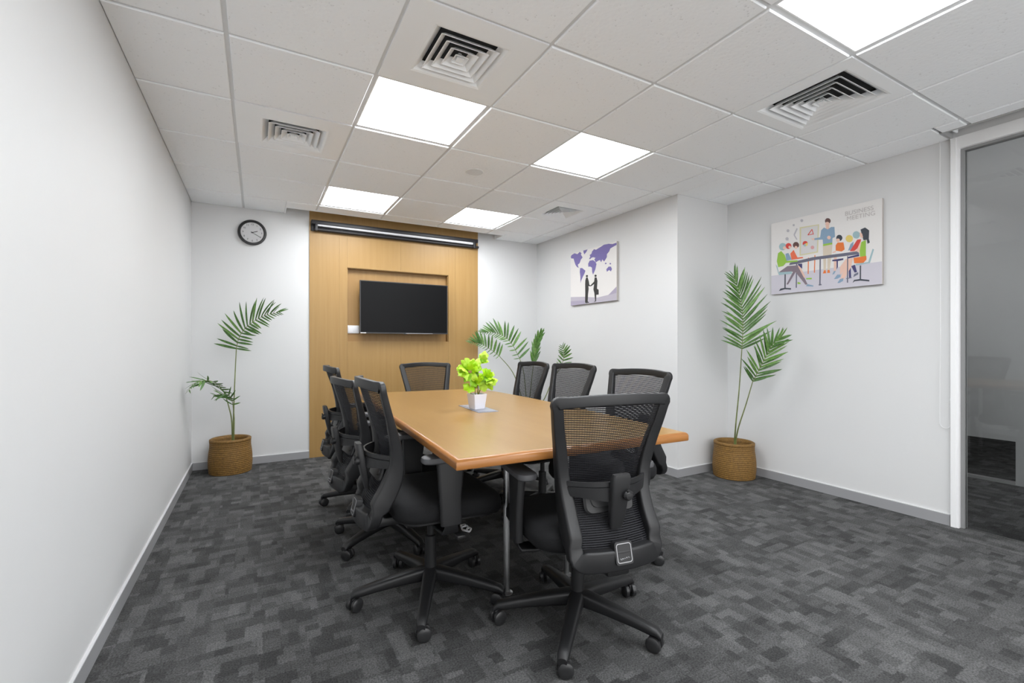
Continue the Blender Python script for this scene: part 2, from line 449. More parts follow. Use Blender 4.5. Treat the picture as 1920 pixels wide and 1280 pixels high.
MAP_ART=((4.19745, 3.4421, 1.5517500000000002, 2.13065), [('lilac', [(-0.0, 0.0), (0.004, 0.169), (0.304, 0.14), (0.616, 0.09), (1.0, 0.124), (1.0, 0.0)]), ('lilac2', [(-0.0, 0.0), (0.002, 0.088), (0.33, 0.071), (0.343, -0.007)]), ('lilac2', [(0.83, 0.101), (1.0, 0.232), (1.0, 0.124)]), ('violet', [(-0.001, 0.944), (0.022, 0.978), (0.095, 0.996), (0.166, 0.964), (0.222, 0.995), (0.263, 0.959), (0.248, 0.935), (0.288, 0.877), (0.247, 0.842), (0.218, 0.782), (0.176, 0.763), (0.189, 0.711), (0.217, 0.689), (0.161, 0.716), (0.119, 0.768), (0.092, 0.84), (0.071, 0.901), (0.02, 0.911)]), ('violet', [(0.301, 1.004), (0.403, 1.007), (0.37, 0.956), (0.33, 0.922), (0.31, 0.959)]), ('violet', [(0.23, 0.687), (0.278, 0.678), (0.352, 0.616), (0.331, 0.566), (0.289, 0.507), (0.254, 0.446), (0.239, 0.403), (0.235, 0.526), (0.222, 0.617)]), ('violet', [(0.433, 0.815), (0.46, 0.852), (0.447, 0.886), (0.486, 0.899), (0.499, 0.937), (0.543, 0.969), (0.586, 0.948), (0.623, 0.96), (0.683, 0.976), (0.748, 1.005), (0.845, 0.991), (0.922, 0.967), (1.0, 0.972), (1.0, 0.933), (0.922, 0.914), (0.878, 0.9), (0.856, 0.856), (0.81, 0.817), (0.81, 0.768), (0.775, 0.725), (0.752, 0.704), (0.717, 0.747), (0.693, 0.701), (0.67, 0.746), (0.633, 0.743), (0.584, 0.722), (0.548, 0.781), (0.573, 0.807), (0.523, 0.828), (0.485, 0.825), (0.459, 0.805)]), ('violet', [(0.413, 0.734), (0.446, 0.781), (0.522, 0.776), (0.572, 0.735), (0.596, 0.689), (0.571, 0.6), (0.545, 0.552), (0.52, 0.514), (0.501, 0.57), (0.496, 0.645), (0.458, 0.673), (0.419, 0.674)]), ('violet', [(0.798, 0.56), (0.844, 0.597), (0.889, 0.589), (0.911, 0.541), (0.888, 0.505), (0.855, 0.535), (0.809, 0.513)]), ('violet', [(0.893, 0.637), (0.891, 0.631), (0.885, 0.627), (0.877, 0.627), (0.87, 0.63), (0.864, 0.636), (0.862, 0.643), (0.864, 0.65), (0.87, 0.654), (0.878, 0.654), (0.885, 0.651), (0.891, 0.645)]), ('violet', [(0.803, 0.66), (0.801, 0.653), (0.795, 0.649), (0.787, 0.649), (0.779, 0.652), (0.773, 0.658), (0.771, 0.666), (0.773, 0.672), (0.779, 0.676), (0.787, 0.677), (0.795, 0.673), (0.801, 0.667)]), ('ink', [(0.411, 0.508), (0.408, 0.498), (0.398, 0.492), (0.386, 0.491), (0.373, 0.496), (0.364, 0.504), (0.361, 0.515), (0.365, 0.525), (0.374, 0.531), (0.386, 0.532), (0.399, 0.527), (0.408, 0.518)]), ('ink', [(0.37, 0.489), (0.403, 0.484), (0.428, 0.41), (0.441, 0.344), (0.466, 0.325), (0.46, 0.311), (0.421, 0.323), (0.426, 0.27), (0.412, 0.174), (0.404, 0.043), (0.443, 0.018), (0.357, 0.014), (0.343, 0.037), (0.348, 0.202), (0.345, 0.367), (0.349, 0.438)]), ('ink', [(0.601, 0.48), (0.597, 0.47), (0.588, 0.464), (0.576, 0.463), (0.563, 0.468), (0.554, 0.477), (0.551, 0.488), (0.554, 0.498), (0.564, 0.504), (0.576, 0.505), (0.588, 0.5), (0.597, 0.491)]), ('ink', [(0.557, 0.461), (0.6, 0.449), (0.616, 0.384), (0.607, 0.249), (0.641, 0.224), (0.643, 0.14), (0.591, 0.14), (0.588, 0.028), (0.54, 0.016), (0.565, 0.041), (0.548, 0.181), (0.529, 0.247), (0.543, 0.341), (0.492, 0.314), (0.46, 0.311), (0.464, 0.328), (0.544, 0.384)])])
MEET_ART=((2.2965999999999998, 1.5224, 1.5301, 2.11795), [('floor', [(-0.001, 0.267), (1.0, 0.264), (1.0, 0.0), (0.0, 0.0)]), ('frame_y', [(0.295, 0.865), (0.48, 0.85), (0.47, 0.488), (0.294, 0.483)]), ('paper', [(0.31, 0.845), (0.469, 0.838), (0.459, 0.505), (0.306, 0.5)]), ('orange', [(0.375, 0.442), (0.373, 0.228), (0.383, 0.226), (0.385, 0.44)]), ('orange', [(0.437, 0.461), (0.432, 0.234), (0.441, 0.232), (0.446, 0.459)]), ('red', [(0.378, 0.734), (0.417, 0.799), (0.411, 0.807), (0.371, 0.742)]), ('red', [(0.411, 0.802), (0.424, 0.732), (0.431, 0.732), (0.418, 0.803)]), ('red', [(0.379, 0.735), (0.428, 0.735), (0.427, 0.744), (0.378, 0.744)]), ('red', [(0.375, 0.627), (0.372, 0.61), (0.362, 0.6), (0.349, 0.598), (0.337, 0.606), (0.327, 0.621), (0.324, 0.64), (0.328, 0.657), (0.337, 0.667), (0.35, 0.668), (0.363, 0.66), (0.372, 0.645)]), ('yellow', [(0.35, 0.633), (0.375, 0.64), (0.373, 0.607), (0.357, 0.595)]), ('teal', [(0.35, 0.633), (0.357, 0.595), (0.337, 0.6), (0.327, 0.619)]), ('rose', [(0.435, 0.561), (0.433, 0.55), (0.426, 0.543), (0.418, 0.542), (0.409, 0.547), (0.403, 0.557), (0.401, 0.57), (0.403, 0.581), (0.409, 0.588), (0.418, 0.589), (0.427, 0.584), (0.433, 0.574)]), ('grey', [(0.247, 0.77), (0.277, 0.85), (0.264, 0.862), (0.234, 0.781)]), ('grey', [(0.236, 0.773), (0.264, 0.704), (0.274, 0.709), (0.246, 0.778)]), ('grey', [(0.194, 0.847), (0.191, 0.838), (0.186, 0.832), (0.178, 0.831), (0.17, 0.836), (0.165, 0.845), (0.163, 0.856), (0.165, 0.866), (0.171, 0.872), (0.179, 0.872), (0.186, 0.867), (0.192, 0.858)]), ('grey', [(0.248, 0.907), (0.246, 0.9), (0.242, 0.896), (0.236, 0.895), (0.23, 0.899), (0.226, 0.906), (0.225, 0.914), (0.226, 0.922), (0.231, 0.926), (0.236, 0.926), (0.242, 0.923), (0.246, 0.916)]), ('grey', [(0.186, 0.74), (0.183, 0.729), (0.177, 0.723), (0.168, 0.722), (0.16, 0.727), (0.154, 0.737), (0.151, 0.749), (0.154, 0.76), (0.16, 0.767), (0.169, 0.767), (0.177, 0.762), (0.183, 0.752)]), ('grey', [(0.331, 0.943), (0.329, 0.933), (0.323, 0.928), (0.316, 0.927), (0.309, 0.932), (0.304, 0.941), (0.302, 0.952), (0.304, 0.961), (0.309, 0.966), (0.316, 0.967), (0.324, 0.962), (0.329, 0.953)]), ('grey', [(0.155, 0.725), (0.185, 0.717), (0.177, 0.748)]), ('brown', [(0.585, 0.86), (0.581, 0.842), (0.572, 0.832), (0.559, 0.831), (0.546, 0.84), (0.536, 0.856), (0.533, 0.876), (0.537, 0.893), (0.546, 0.904), (0.559, 0.904), (0.572, 0.895), (0.581, 0.879)]), ('skin', [(0.575, 0.824), (0.572, 0.811), (0.565, 0.802), (0.555, 0.802), (0.545, 0.808), (0.538, 0.821), (0.535, 0.836), (0.538, 0.85), (0.545, 0.858), (0.555, 0.858), (0.565, 0.851), (0.572, 0.839)]), ('skin', [(0.54, 0.814), (0.57, 0.805), (0.573, 0.756), (0.543, 0.76)]), ('beige', [(0.514, 0.572), (0.6, 0.573), (0.593, 0.446), (0.576, 0.238), (0.555, 0.237), (0.555, 0.392), (0.543, 0.394), (0.542, 0.24), (0.521, 0.243)]), ('blue', [(0.49, 0.679), (0.499, 0.768), (0.525, 0.794), (0.558, 0.761), (0.588, 0.783), (0.617, 0.775), (0.622, 0.648), (0.6, 0.639), (0.598, 0.576), (0.516, 0.573), (0.513, 0.644), (0.436, 0.658), (0.429, 0.68)]), ('lime', [(0.516, 0.584), (0.598, 0.584), (0.598, 0.561), (0.516, 0.558)]), ('skin', [(0.402, 0.687), (0.437, 0.68), (0.436, 0.658), (0.421, 0.66)]), ('skin', [(0.585, 0.65), (0.583, 0.639), (0.577, 0.632), (0.569, 0.631), (0.56, 0.637), (0.555, 0.647), (0.552, 0.659), (0.555, 0.67), (0.561, 0.677), (0.569, 0.678), (0.577, 0.672), (0.583, 0.662)]), ('orange', [(0.514, 0.209), (0.544, 0.207), (0.54, 0.247), (0.524, 0.248)]), ('orange', [(0.553, 0.209), (0.579, 0.206), (0.574, 0.244), (0.557, 0.246)]), ('black', [(0.686, 0.618), (0.682, 0.6), (0.672, 0.588), (0.659, 0.587), (0.645, 0.595), (0.635, 0.612), (0.632, 0.633), (0.636, 0.652), (0.646, 0.664), (0.659, 0.665), (0.673, 0.656), (0.682, 0.639)]), ('skin', [(0.664, 0.596), (0.662, 0.585), (0.656, 0.578), (0.648, 0.577), (0.64, 0.582), (0.634, 0.592), (0.632, 0.604), (0.635, 0.615), (0.64, 0.622), (0.648, 0.622), (0.656, 0.617), (0.662, 0.607)]), ('orange', [(0.628, 0.542), (0.644, 0.572), (0.694, 0.562), (0.704, 0.472), (0.679, 0.452), (0.628, 0.475)]), ('skin', [(0.601, 0.465), (0.63, 0.474), (0.629, 0.453), (0.6, 0.45)]), ('skin', [(0.613, 0.399), (0.638, 0.399), (0.63, 0.217), (0.612, 0.215)]), ('blue', [(0.598, 0.181), (0.614, 0.184), (0.63, 0.223), (0.612, 0.221)]), ('navy', [(0.599, 0.366), (0.693, 0.366), (0.693, 0.345), (0.647, 0.34), (0.647, 0.267), (0.636, 0.237), (0.635, 0.342), (0.598, 0.348)]), ('yellow', [(0.773, 0.587), (0.769, 0.566), (0.758, 0.552), (0.743, 0.55), (0.727, 0.56), (0.716, 0.579), (0.712, 0.603), (0.716, 0.624), (0.728, 0.638), (0.743, 0.64), (0.758, 0.629), (0.769, 0.61)]), ('teal', [(0.83, 0.616), (0.826, 0.595), (0.815, 0.581), (0.8, 0.579), (0.785, 0.589), (0.774, 0.609), (0.77, 0.633), (0.774, 0.654), (0.785, 0.668), (0.801, 0.67), (0.816, 0.659), (0.827, 0.64)]), ('blue', [(0.732, 0.45), (0.753, 0.526), (0.778, 0.55), (0.773, 0.455)]), ('red', [(0.746, 0.439), (0.807, 0.565), (0.838, 0.564), (0.829, 0.481), (0.786, 0.436)]), ('navy', [(0.728, 0.374), (0.823, 0.387), (0.823, 0.362), (0.728, 0.353)]), ('navy', [(0.738, 0.228), (0.755, 0.234), (0.758, 0.121), (0.741, 0.114)]), ('navy', [(0.759, 0.254), (0.789, 0.268), (0.806, 0.174), (0.786, 0.172)]), ('slate', [(0.713, 0.113), (0.762, 0.12), (0.765, 0.11), (0.72, 0.105)]), ('slate', [(0.775, 0.118), (0.782, 0.153), (0.816, 0.172), (0.816, 0.146)]), ('skin', [(0.714, 0.351), (0.773, 0.348), (0.757, 0.244), (0.703, 0.11), (0.667, 0.106), (0.707, 0.285)]), ('skin', [(0.664, 0.263), (0.714, 0.351), (0.735, 0.321), (0.685, 0.196), (0.667, 0.158)]), ('blue', [(0.613, 0.12), (0.642, 0.173), (0.67, 0.168), (0.669, 0.137), (0.642, 0.121)]), ('blue', [(0.642, 0.068), (0.664, 0.112), (0.694, 0.122), (0.691, 0.086), (0.66, 0.065)]), ('skin', [(0.832, 0.531), (0.803, 0.442), (0.756, 0.431), (0.823, 0.407), (0.857, 0.474)]), ('lime', [(0.84, 0.528), (0.876, 0.544), (0.876, 0.348), (0.829, 0.356), (0.827, 0.427)]), ('orange', [(0.777, 0.352), (0.879, 0.354), (0.881, 0.311), (0.856, 0.274), (0.783, 0.285)]), ('black', [(0.834, 0.68), (0.87, 0.694), (0.902, 0.65), (0.899, 0.552), (0.907, 0.506), (0.889, 0.494), (0.883, 0.545), (0.858, 0.544), (0.845, 0.607)]), ('skin', [(0.829, 0.651), (0.847, 0.626), (0.854, 0.58), (0.837, 0.579), (0.827, 0.612)]), ('teal', [(0.928, 0.427), (0.939, 0.416), (0.908, 0.263), (0.796, 0.255), (0.795, 0.275), (0.894, 0.278)]), ('black', [(0.828, 0.25), (0.827, 0.073), (0.838, 0.072), (0.838, 0.248)]), ('black', [(0.77, 0.049), (0.782, 0.084), (0.833, 0.088), (0.903, 0.064), (0.903, 0.046), (0.833, 0.067), (0.787, 0.067)]), ('table', [(0.19, 0.381), (0.199, 0.411), (0.274, 0.42), (0.419, 0.438), (0.803, 0.425), (0.825, 0.4), (0.817, 0.386), (0.45, 0.398), (0.257, 0.381)]), ('table', [(0.485, 0.407), (0.482, 0.07), (0.494, 0.068), (0.497, 0.404)]), ('table', [(0.477, 0.061), (0.503, 0.061), (0.502, 0.077), (0.476, 0.076)]), ('table', [(0.26, 0.384), (0.257, 0.063), (0.268, 0.061), (0.272, 0.381)]), ('table', [(0.725, 0.385), (0.723, 0.06), (0.733, 0.058), (0.734, 0.382)]), ('teal', [(0.163, 0.638), (0.158, 0.614), (0.143, 0.599), (0.124, 0.596), (0.104, 0.608), (0.09, 0.63), (0.085, 0.658), (0.091, 0.682), (0.105, 0.697), (0.125, 0.699), (0.144, 0.687), (0.158, 0.665)]), ('skin', [(0.16, 0.622), (0.158, 0.611), (0.152, 0.604), (0.143, 0.603), (0.134, 0.608), (0.128, 0.618), (0.126, 0.63), (0.128, 0.641), (0.135, 0.648), (0.143, 0.649), (0.152, 0.644), (0.158, 0.634)]), ('red', [(0.215, 0.634), (0.211, 0.615), (0.199, 0.603), (0.184, 0.601), (0.169, 0.61), (0.158, 0.628), (0.154, 0.65), (0.158, 0.669), (0.17, 0.681), (0.185, 0.682), (0.2, 0.673), (0.211, 0.655)]), ('skin', [(0.211, 0.621), (0.209, 0.612), (0.204, 0.607), (0.197, 0.606), (0.19, 0.61), (0.185, 0.618), (0.183, 0.627), (0.185, 0.636), (0.19, 0.641), (0.197, 0.642), (0.204, 0.638), (0.209, 0.63)]), ('blue', [(0.153, 0.543), (0.183, 0.548), (0.218, 0.449), (0.161, 0.445)]), ('brown', [(0.291, 0.628), (0.287, 0.608), (0.275, 0.596), (0.26, 0.594), (0.244, 0.603), (0.232, 0.622), (0.228, 0.644), (0.233, 0.664), (0.245, 0.677), (0.26, 0.679), (0.276, 0.669), (0.287, 0.65)]), ('skin', [(0.275, 0.601), (0.272, 0.592), (0.267, 0.586), (0.26, 0.585), (0.252, 0.589), (0.247, 0.598), (0.245, 0.609), (0.247, 0.618), (0.252, 0.624), (0.26, 0.625), (0.267, 0.62), (0.273, 0.612)]), ('coral', [(0.203, 0.535), (0.236, 0.577), (0.275, 0.465), (0.326, 0.462), (0.332, 0.446), (0.216, 0.446)]), ('lime', [(0.062, 0.46), (0.075, 0.568), (0.108, 0.592), (0.145, 0.528), (0.165, 0.444), (0.274, 0.429), (0.278, 0.41), (0.156, 0.417), (0.13, 0.38), (0.077, 0.375)]), ('plum', [(0.085, 0.304), (0.173, 0.371), (0.282, 0.362), (0.373, 0.092), (0.353, 0.09), (0.256, 0.272), (0.18, 0.118), (0.163, 0.123), (0.23, 0.283), (0.113, 0.284)]), ('skin', [(0.278, 0.352), (0.298, 0.348), (0.354, 0.193), (0.338, 0.184)]), ('navy', [(0.274, 0.381), (0.321, 0.374), (0.321, 0.304), (0.29, 0.35)]), ('blue', [(0.357, 0.07), (0.373, 0.095), (0.43, 0.067), (0.426, 0.054)]), ('lime', [(0.358, 0.175), (0.413, 0.171), (0.413, 0.151), (0.361, 0.158)]), ('lime', [(0.276, 0.139), (0.306, 0.122), (0.304, 0.106), (0.275, 0.111)]), ('teal', [(0.049, 0.422), (0.067, 0.389), (0.083, 0.301), (0.219, 0.29), (0.218, 0.256), (0.083, 0.264)]), ('black', [(0.144, 0.264), (0.142, 0.062), (0.154, 0.061), (0.156, 0.262)]), ('black', [(0.084, 0.042), (0.102, 0.074), (0.148, 0.079), (0.21, 0.064), (0.21, 0.044), (0.148, 0.058)])])

# ------------------------------------------------------------------ room shell
mb = MB().box(XL - 0.15, YREAR - 0.1, -0.1, 8.2, 6.0, 0.0)
struct('floor', mb, M['carpet'])
struct('wall_left', MB().box(XL - 0.12, YREAR, 0, XL, YB + 0.2, 2.62), M['wall'])
# back wall with the hole for the television niche
mb = MB()
mb.box(XL, YB, 0, 0.80, YB + 0.15, 2.62)
mb.box(1.915, YB, 0, XR + 0.1, YB + 0.15, 2.62)
mb.box(0.80, YB, 0, 1.915, YB + 0.15, 1.14)
mb.box(0.80, YB, 1.91, 1.915, YB + 0.15, 2.62)
mb.box(0.80, YB + 0.09, 1.14, 1.915, YB + 0.15, 1.91)
struct('wall_back', mb, M['wall'])
mb = MB()
mb.box(XP, YP, 0, XR + 0.1, YB, 2.62)                  # projecting pier
mb.box(XR, 1.15, 0, XR + 0.1, YP, 2.62)                # wall with the large canvas
mb.box(XR, YREAR, 2.385, XR + 0.1, 1.15, 2.62)         # bulkhead over the glazing
struct('wall_right', mb, M['wall'])

def base(name, runs):
    o = None
    mb = MB(); mb2 = MB()
    for x0, y0, x1, y1 in runs:
        mb.box(x0, y0, 0, x1, y1, 0.066)
        mb2.box(x0, y0, 0.066, x1, y1, 0.0705)
    o = struct(name, mb, M['baseboard'])
    part('top_trim', mb2, M['alu_cap'], o, smooth=False, label='bright top edge of the grey skirting')
base('baseboard_left', [(XL, YREAR, XL + 0.010, YB)])
base('baseboard_back', [(XL + 0.010, YB - 0.010, 0.449, YB), (2.278, YB - 0.010, XP, YB)])
base('baseboard_right', [(XP - 0.010, YP - 0.010, XP, YB - 0.010), (XP, YP - 0.010, XR, YP), (XR - 0.010, 1.178, XR, YP - 0.010)])

# ------------------------------------------------------------------ suspended ceiling
GX = [XL, -0.11, 0.49, 1.09, 1.69, 2.29, 2.89, 3.47, XR]
GY = [1.045 + 0.58 * r for r in range(-5, 7)] + [YB]
SLOT = (0.24, 4.737, 2.50)            # recess over the timber panel
POCK = (3.60, 3.74, 1.165)            # blind pocket along the glazing
mb = MB()
mb.box(XL, YREAR, ZT + 0.045, 3.60, 4.737, ZT + 0.06)
mb.box(XL, 4.737, ZT + 0.045, SLOT[0], YB, ZT + 0.06)
mb.box(SLOT[2], 4.737, ZT + 0.045, XP + 0.1, YB, ZT + 0.06)
mb.box(3.60, POCK[2], ZT + 0.045, XR, YB, ZT + 0.06)
mb.box(SLOT[0], 4.737, 2.60, SLOT[2], YB, 2.62)        # top of the recess
mb.box(POCK[0], YREAR, 2.53, XR, POCK[2], 2.55)        # top of the pocket
ceiling = struct('ceiling', mb, M['white_metal'])
mb = MB()
mb.box(SLOT[0], 4.725, ZT - 0.002, SLOT[2], 4.737, 2.60)
mb.box(SLOT[0] - 0.012, 4.725, ZT - 0.002, SLOT[0], YB, 2.60)
mb.box(SLOT[2], 4.725, ZT - 0.002, SLOT[2] + 0.012, YB, 2.60)
part('recess_upstand', mb, M['white_metal'], ceiling, smooth=False)
mb = MB()
mb.box(POCK[0] - 0.012, YREAR, ZT - 0.002, POCK[0], POCK[2] + 0.012, 2.53)
mb.box(POCK[0], POCK[2], ZT - 0.002, XR, POCK[2] + 0.012, 2.53)
part('blind_pocket', mb, M['corridor'], ceiling, smooth=False)

G = 0.009
tile_cache = {}
def tile(x0, y0, x1, y1):
    if x1 - x0 < 0.03 or y1 - y0 < 0.03: return
    w, d = round(x1 - x0, 4), round(y1 - y0, 4)
    if (w, d) not in tile_cache:
        b = 0.003
        t = MB()
        r = lambda k, z: [Vector((-w / 2 + k, -d / 2 + k, z)), Vector((w / 2 - k, -d / 2 + k, z)), Vector((w / 2 - k, d / 2 - k, z)), Vector((-w / 2 + k, d / 2 - k, z))]
        t.loft([r(b, 0), r(0, b), r(0, 0.016)])
        tile_cache[(w, d)] = t.mesh('ceiling_tile', M['tile'], False)
    put('ceiling_tile', tile_cache[(w, d)], ceiling, ((x0 + x1) / 2, (y0 + y1) / 2, ZT))
LIGHTS = {(2, 'r2'), (4, 'r2'), (2, 'r5'), (4, 'r5'), (2, 'r-1'), (4, 'r-1'), (2, 'r-4'), (4, 'r-4')}
VENTS = {(2, 'r1'): (0.325, 4), (1, 'r3'): (0.335, 4), (5, 'r0'): (0.415, 5), (5, 'r4'): (0.295, 5)}
for i in range(len(GX) - 1):
    for j in range(len(GY) - 1):
        key = (i, 'r%d' % (j - 5))
        if key in LIGHTS or key in VENTS: continue
        x0, x1, y0, y1 = GX[i], GX[i + 1], GY[j], GY[j + 1]
        a0 = x0 + (G if i else 0.002); a1 = x1 - (G if i < len(GX) - 2 else 0.002)
        b0 = y0 + G; b1 = y1 - (G if j < len(GY) - 2 else 0.002)
        if i == len(GX) - 2:
            if y1 < POCK[2] - 0.1: a1 = POCK[0] - 0.012
            elif y0 < POCK[2]:
                tile(a0, b0, POCK[0] - 0.012, POCK[2]); b0 = POCK[2] + 0.014
        if y0 > 2.7:
            if x0 >= XP: continue
            a1 = min(a1, XP - 0.002)
        elif y1 > YP and x1 > XP:
            b1 = min(b1, YP - 0.002) if x0 >= XP else b1
            if x0 < XP < x1:
                tile(a0, b0, XP - 0.002, b1); a0 = XP; b1 = YP - 0.002
        if j == len(GY) - 2:                     # last row meets the recess
            if x1 <= SLOT[0] or x0 >= SLOT[2]: tile(a0, b0, a1, b1)
            elif x0 < SLOT[0]:
                tile(a0, b0, SLOT[0] - 0.013, b1); tile(SLOT[0] - 0.011, b0, a1, 4.724)
            elif x1 > SLOT[2]:
                tile(SLOT[2] + 0.013, b0, a1, b1); tile(a0, b0, SLOT[2] + 0.011, 4.724)
            else: tile(a0, b0, a1, 4.724)
        else:
            tile(a0, b0, a1, b1)
# tee bars
def tee(x0, y0, x1, y1):
    put('tee_bar', MB().box(x0, y0, ZT + 0.008, x1, y1, ZT + 0.04).mesh('tee_bar', M['tee'], False), ceiling)
for i, x in enumerate(GX[1:-1]):
    ye = 4.725 if SLOT[0] < x < SLOT[2] else (YB if x < XP else YP)
    tee(x - 0.012, YREAR, x + 0.012, ye)
for j, y in enumerate(GY[:-1]):
    for i in range(len(GX) - 1):
        x0, x1 = GX[i], GX[i + 1]
        if y > YP:
            if x0 >= XP: continue
            x1 = min(x1, XP)
        if i == len(GX) - 2 and y < POCK[2]: x1 = POCK[0] - 0.012
        tee(x0 + (0.012 if i else 0), y - 0.012, x1 - (0.012 if i < len(GX) - 2 else 0), y + 0.012)
mb = MB()
mb.box(XL, YREAR, ZT + 0.006, XL + 0.02, YB, ZT + 0.012)
mb.box(XL, YB - 0.02, ZT + 0.006, SLOT[0] - 0.012, YB, ZT + 0.012)
mb.box(SLOT[2] + 0.012, YB - 0.02, ZT + 0.006, XP, YB, ZT + 0.012)
mb.box(XP - 0.02, YP, ZT + 0.006, XP, YB, ZT + 0.012)
mb.box(XR - 0.02, POCK[2] + 0.012, ZT + 0.006, XR, YP, ZT + 0.012)
part('wall_angle', mb, M['tee'], ceiling, smooth=False)

# ceiling lights
light_label = {(2, 'r2'): 'square lit ceiling panel directly beyond the large air vent with four louvres',
    (4, 'r2'): 'square lit ceiling panel to the right of the round ceiling disc',
    (2, 'r5'): 'square lit ceiling panel over the left end of the projection screen',
    (4, 'r5'): 'square lit ceiling panel over the right end of the projection screen',
    (4, 'r-1'): 'square lit ceiling panel cut off by the top edge at the right',
    (2, 'r-1'): 'square lit ceiling panel above the camera near the left wall',
    (4, 'r-4'): 'square lit ceiling panel behind the camera towards the glazed side',
    (2, 'r-4'): 'square lit ceiling panel behind the camera towards the left wall'}
for (i, r) in sorted(LIGHTS, key=str):
    j = int(r[1:]) + 5
    x0, x1, y0, y1 = GX[i] + 0.012, GX[i + 1] - 0.012, GY[j] + 0.012, GY[j + 1] - 0.012
    cx, cy = (x0 + x1) / 2, (y0 + y1) / 2
    t = thing('ceiling_light', light_label[(i, r)], 'ceiling light', (cx, cy, ZT + 0.008), 0, 'recessed square ceiling lights')
    w, d = (x1 - x0) / 2, (y1 - y0) / 2
    fr = MB()
    for a in ((-w, -d, w, -d + 0.006), (-w, d - 0.006, w, d), (-w, -d + 0.006, -w + 0.006, d - 0.006), (w - 0.006, -d + 0.006, w, d - 0.006)):
        fr.box(a[0], a[1], 0, a[2], a[3], 0.03)
    part('light_frame', fr, M['white_metal'], t, smooth=False)
    part('light_diffuser', MB().box(-w + 0.006, -d + 0.006, 0.001, w - 0.006, d - 0.006, 0.012), M['light'], t, smooth=False, label='glowing white diffuser')
# supply air vents
vent_label = {(2, 'r1'): 'large square air vent with stepped louvres nearest the camera, in front of a lit panel',
    (1, 'r3'): 'square air vent with stepped louvres on the left of the ceiling, near the left wall',
    (5, 'r0'): 'wide square air vent with five stepped louvres on the right, by the blind pocket',
    (5, 'r4'): 'small far square air vent with stepped louvres above the map canvas'}
vent_shift = {(2, 'r1'): (0, -0.005), (1, 'r3'): (0.005, 0.03), (5, 'r0'): (0, -0.01), (5, 'r4'): (-0.02, -0.01)}
for key, (S, nb) in VENTS.items():
    i = key[0]; j = int(key[1][1:]) + 5
    x0, x1, y0, y1 = GX[i] + 0.006, GX[i + 1] - 0.006, GY[j] + 0.006, GY[j + 1] - 0.006
    sx, sy = vent_shift[key]
    cx, cy = (x0 + x1) / 2 + sx, (y0 + y1) / 2 + sy
    t = thing('air_vent', vent_label[key], 'air vent', (cx, cy, ZT), 0, 'square supply air vents in the ceiling')
    h = S / 2
    A = (x0 - cx, y0 - cy, x1 - cx, y1 - cy)
    sq = lambda s, z: [Vector((-s, -s, z)), Vector((s, -s, z)), Vector((s, s, z)), Vector((-s, s, z))]
    rect = lambda a, z: [Vector((a[0], a[1], z)), Vector((a[2], a[1], z)), Vector((a[2], a[3], z)), Vector((a[0], a[3], z))]
    pitch = h / (nb + 0.8)
    rise = 0.030
    pl = MB().loft([rect(A, 0.012), rect(A, 0.001), sq(h + 0.012, 0.0), sq(h, 0.003), sq(h - pitch * 0.92, rise + 0.003), sq(h - pitch * 0.92 + 0.001, rise + 0.005), sq(h + 0.003, 0.006)], caps=False)
    part('face_plate', pl, M['white_metal'], t, smooth=False)
    part('vent_throat', MB().loft([sq(h + 0.004, 0.0435), sq(h + 0.004, 0.044)]), M['plenum'], t, smooth=False, label='black throat behind the louvres')
    for k in range(nb):
        s = h - pitch * (k + 0.85)
        bl = MB().loft([sq(s, 0.0), sq(s - 0.003, -0.0005), sq(s - pitch * 0.92 - 0.002, rise - 0.002), sq(s - pitch * 0.92, rise)], closed=True)
        part('louvre_ring', bl, M['white_metal'], t, smooth=False)
    s = max(h - pitch * (nb + 0.85), 0.012)
    part('louvre_core', MB().loft([sq(s + pitch * 0.12, 0.0), sq(s * 0.5, rise)]), M['white_metal'], t, smooth=False)
t = thing('ceiling_disc', 'round flat pale grey disc set in a ceiling tile, between the lit panels', 'ceiling speaker', (1.395, 3.09, ZT))
part('grille', MB().lathe([(0.062, 0.0), (0.062, -0.003), (0.0, -0.004)], 28, caps=False), M['speaker'], t)
part('rim', MB().lathe([(0.066, 0.0), (0.066, -0.003), (0.062, -0.004), (0.062, 0.0)], 28, caps=False), M['speaker'], t)

# ------------------------------------------------------------------ glazed side and corridor
win = MB()
win.box(XR - 0.012, 1.135, 0, XR + 0.1, 1.15, ZT)
window = struct('window_1', win, M['frame_white'])
part('jamb_bead', MB().box(XR - 0.018, 1.147, 0, XR + 0.0, 1.172, ZT - 0.002), M['frame_white'], window, smooth=False)
part('head_rail', MB().box(XR - 0.012, YREAR, ZT - 0.072, XR + 0.1, 1.135, ZT), M['frame_white'], window, smooth=False)
part('glazing_channel', MB().box(XR + 0.012, 1.117, 0, XR + 0.06, 1.135, ZT - 0.072).box(XR + 0.012, YREAR, ZT - 0.086, XR + 0.06, 1.117, ZT - 0.072), M['frame_grey'], window, smooth=False, label='dark grey glazing channel')
part('pane', MB().box(XR + 0.03, YREAR, 0.004, XR + 0.04, 1.117, ZT - 0.086), M['glass'], window, smooth=False)
XC = 5.27
mb = MB()
mb.box(XC, -2.0, 0.0, XC + 0.08, 1.262, 3.1)
mb.box(XC, 1.262, 0.347, XC + 0.08, 3.4, 3.1)
mb.box(XC, 3.4, 0.0, XC + 0.08, 5.2, 3.1)
struct('wall_corridor', mb, M['corridor'])
struct('trim_1', MB().box(XC - 0.005, 1.262, 0.0, XC + 0.05, 3.4, 0.022), M['frame_grey'])
struct('wall_far', MB().box(7.65, -2.0, 0, 7.75, 5.2, 3.1), M['corridor'])
struct('wall_end', MB().box(XR + 0.1, 5.0, 0, 7.75, 5.15, 3.1), M['corridor'])
struct('ceiling_corridor', MB().box(XR + 0.1, -2.0, 3.0, 7.75, 5.15, 3.1), M['corridor'])
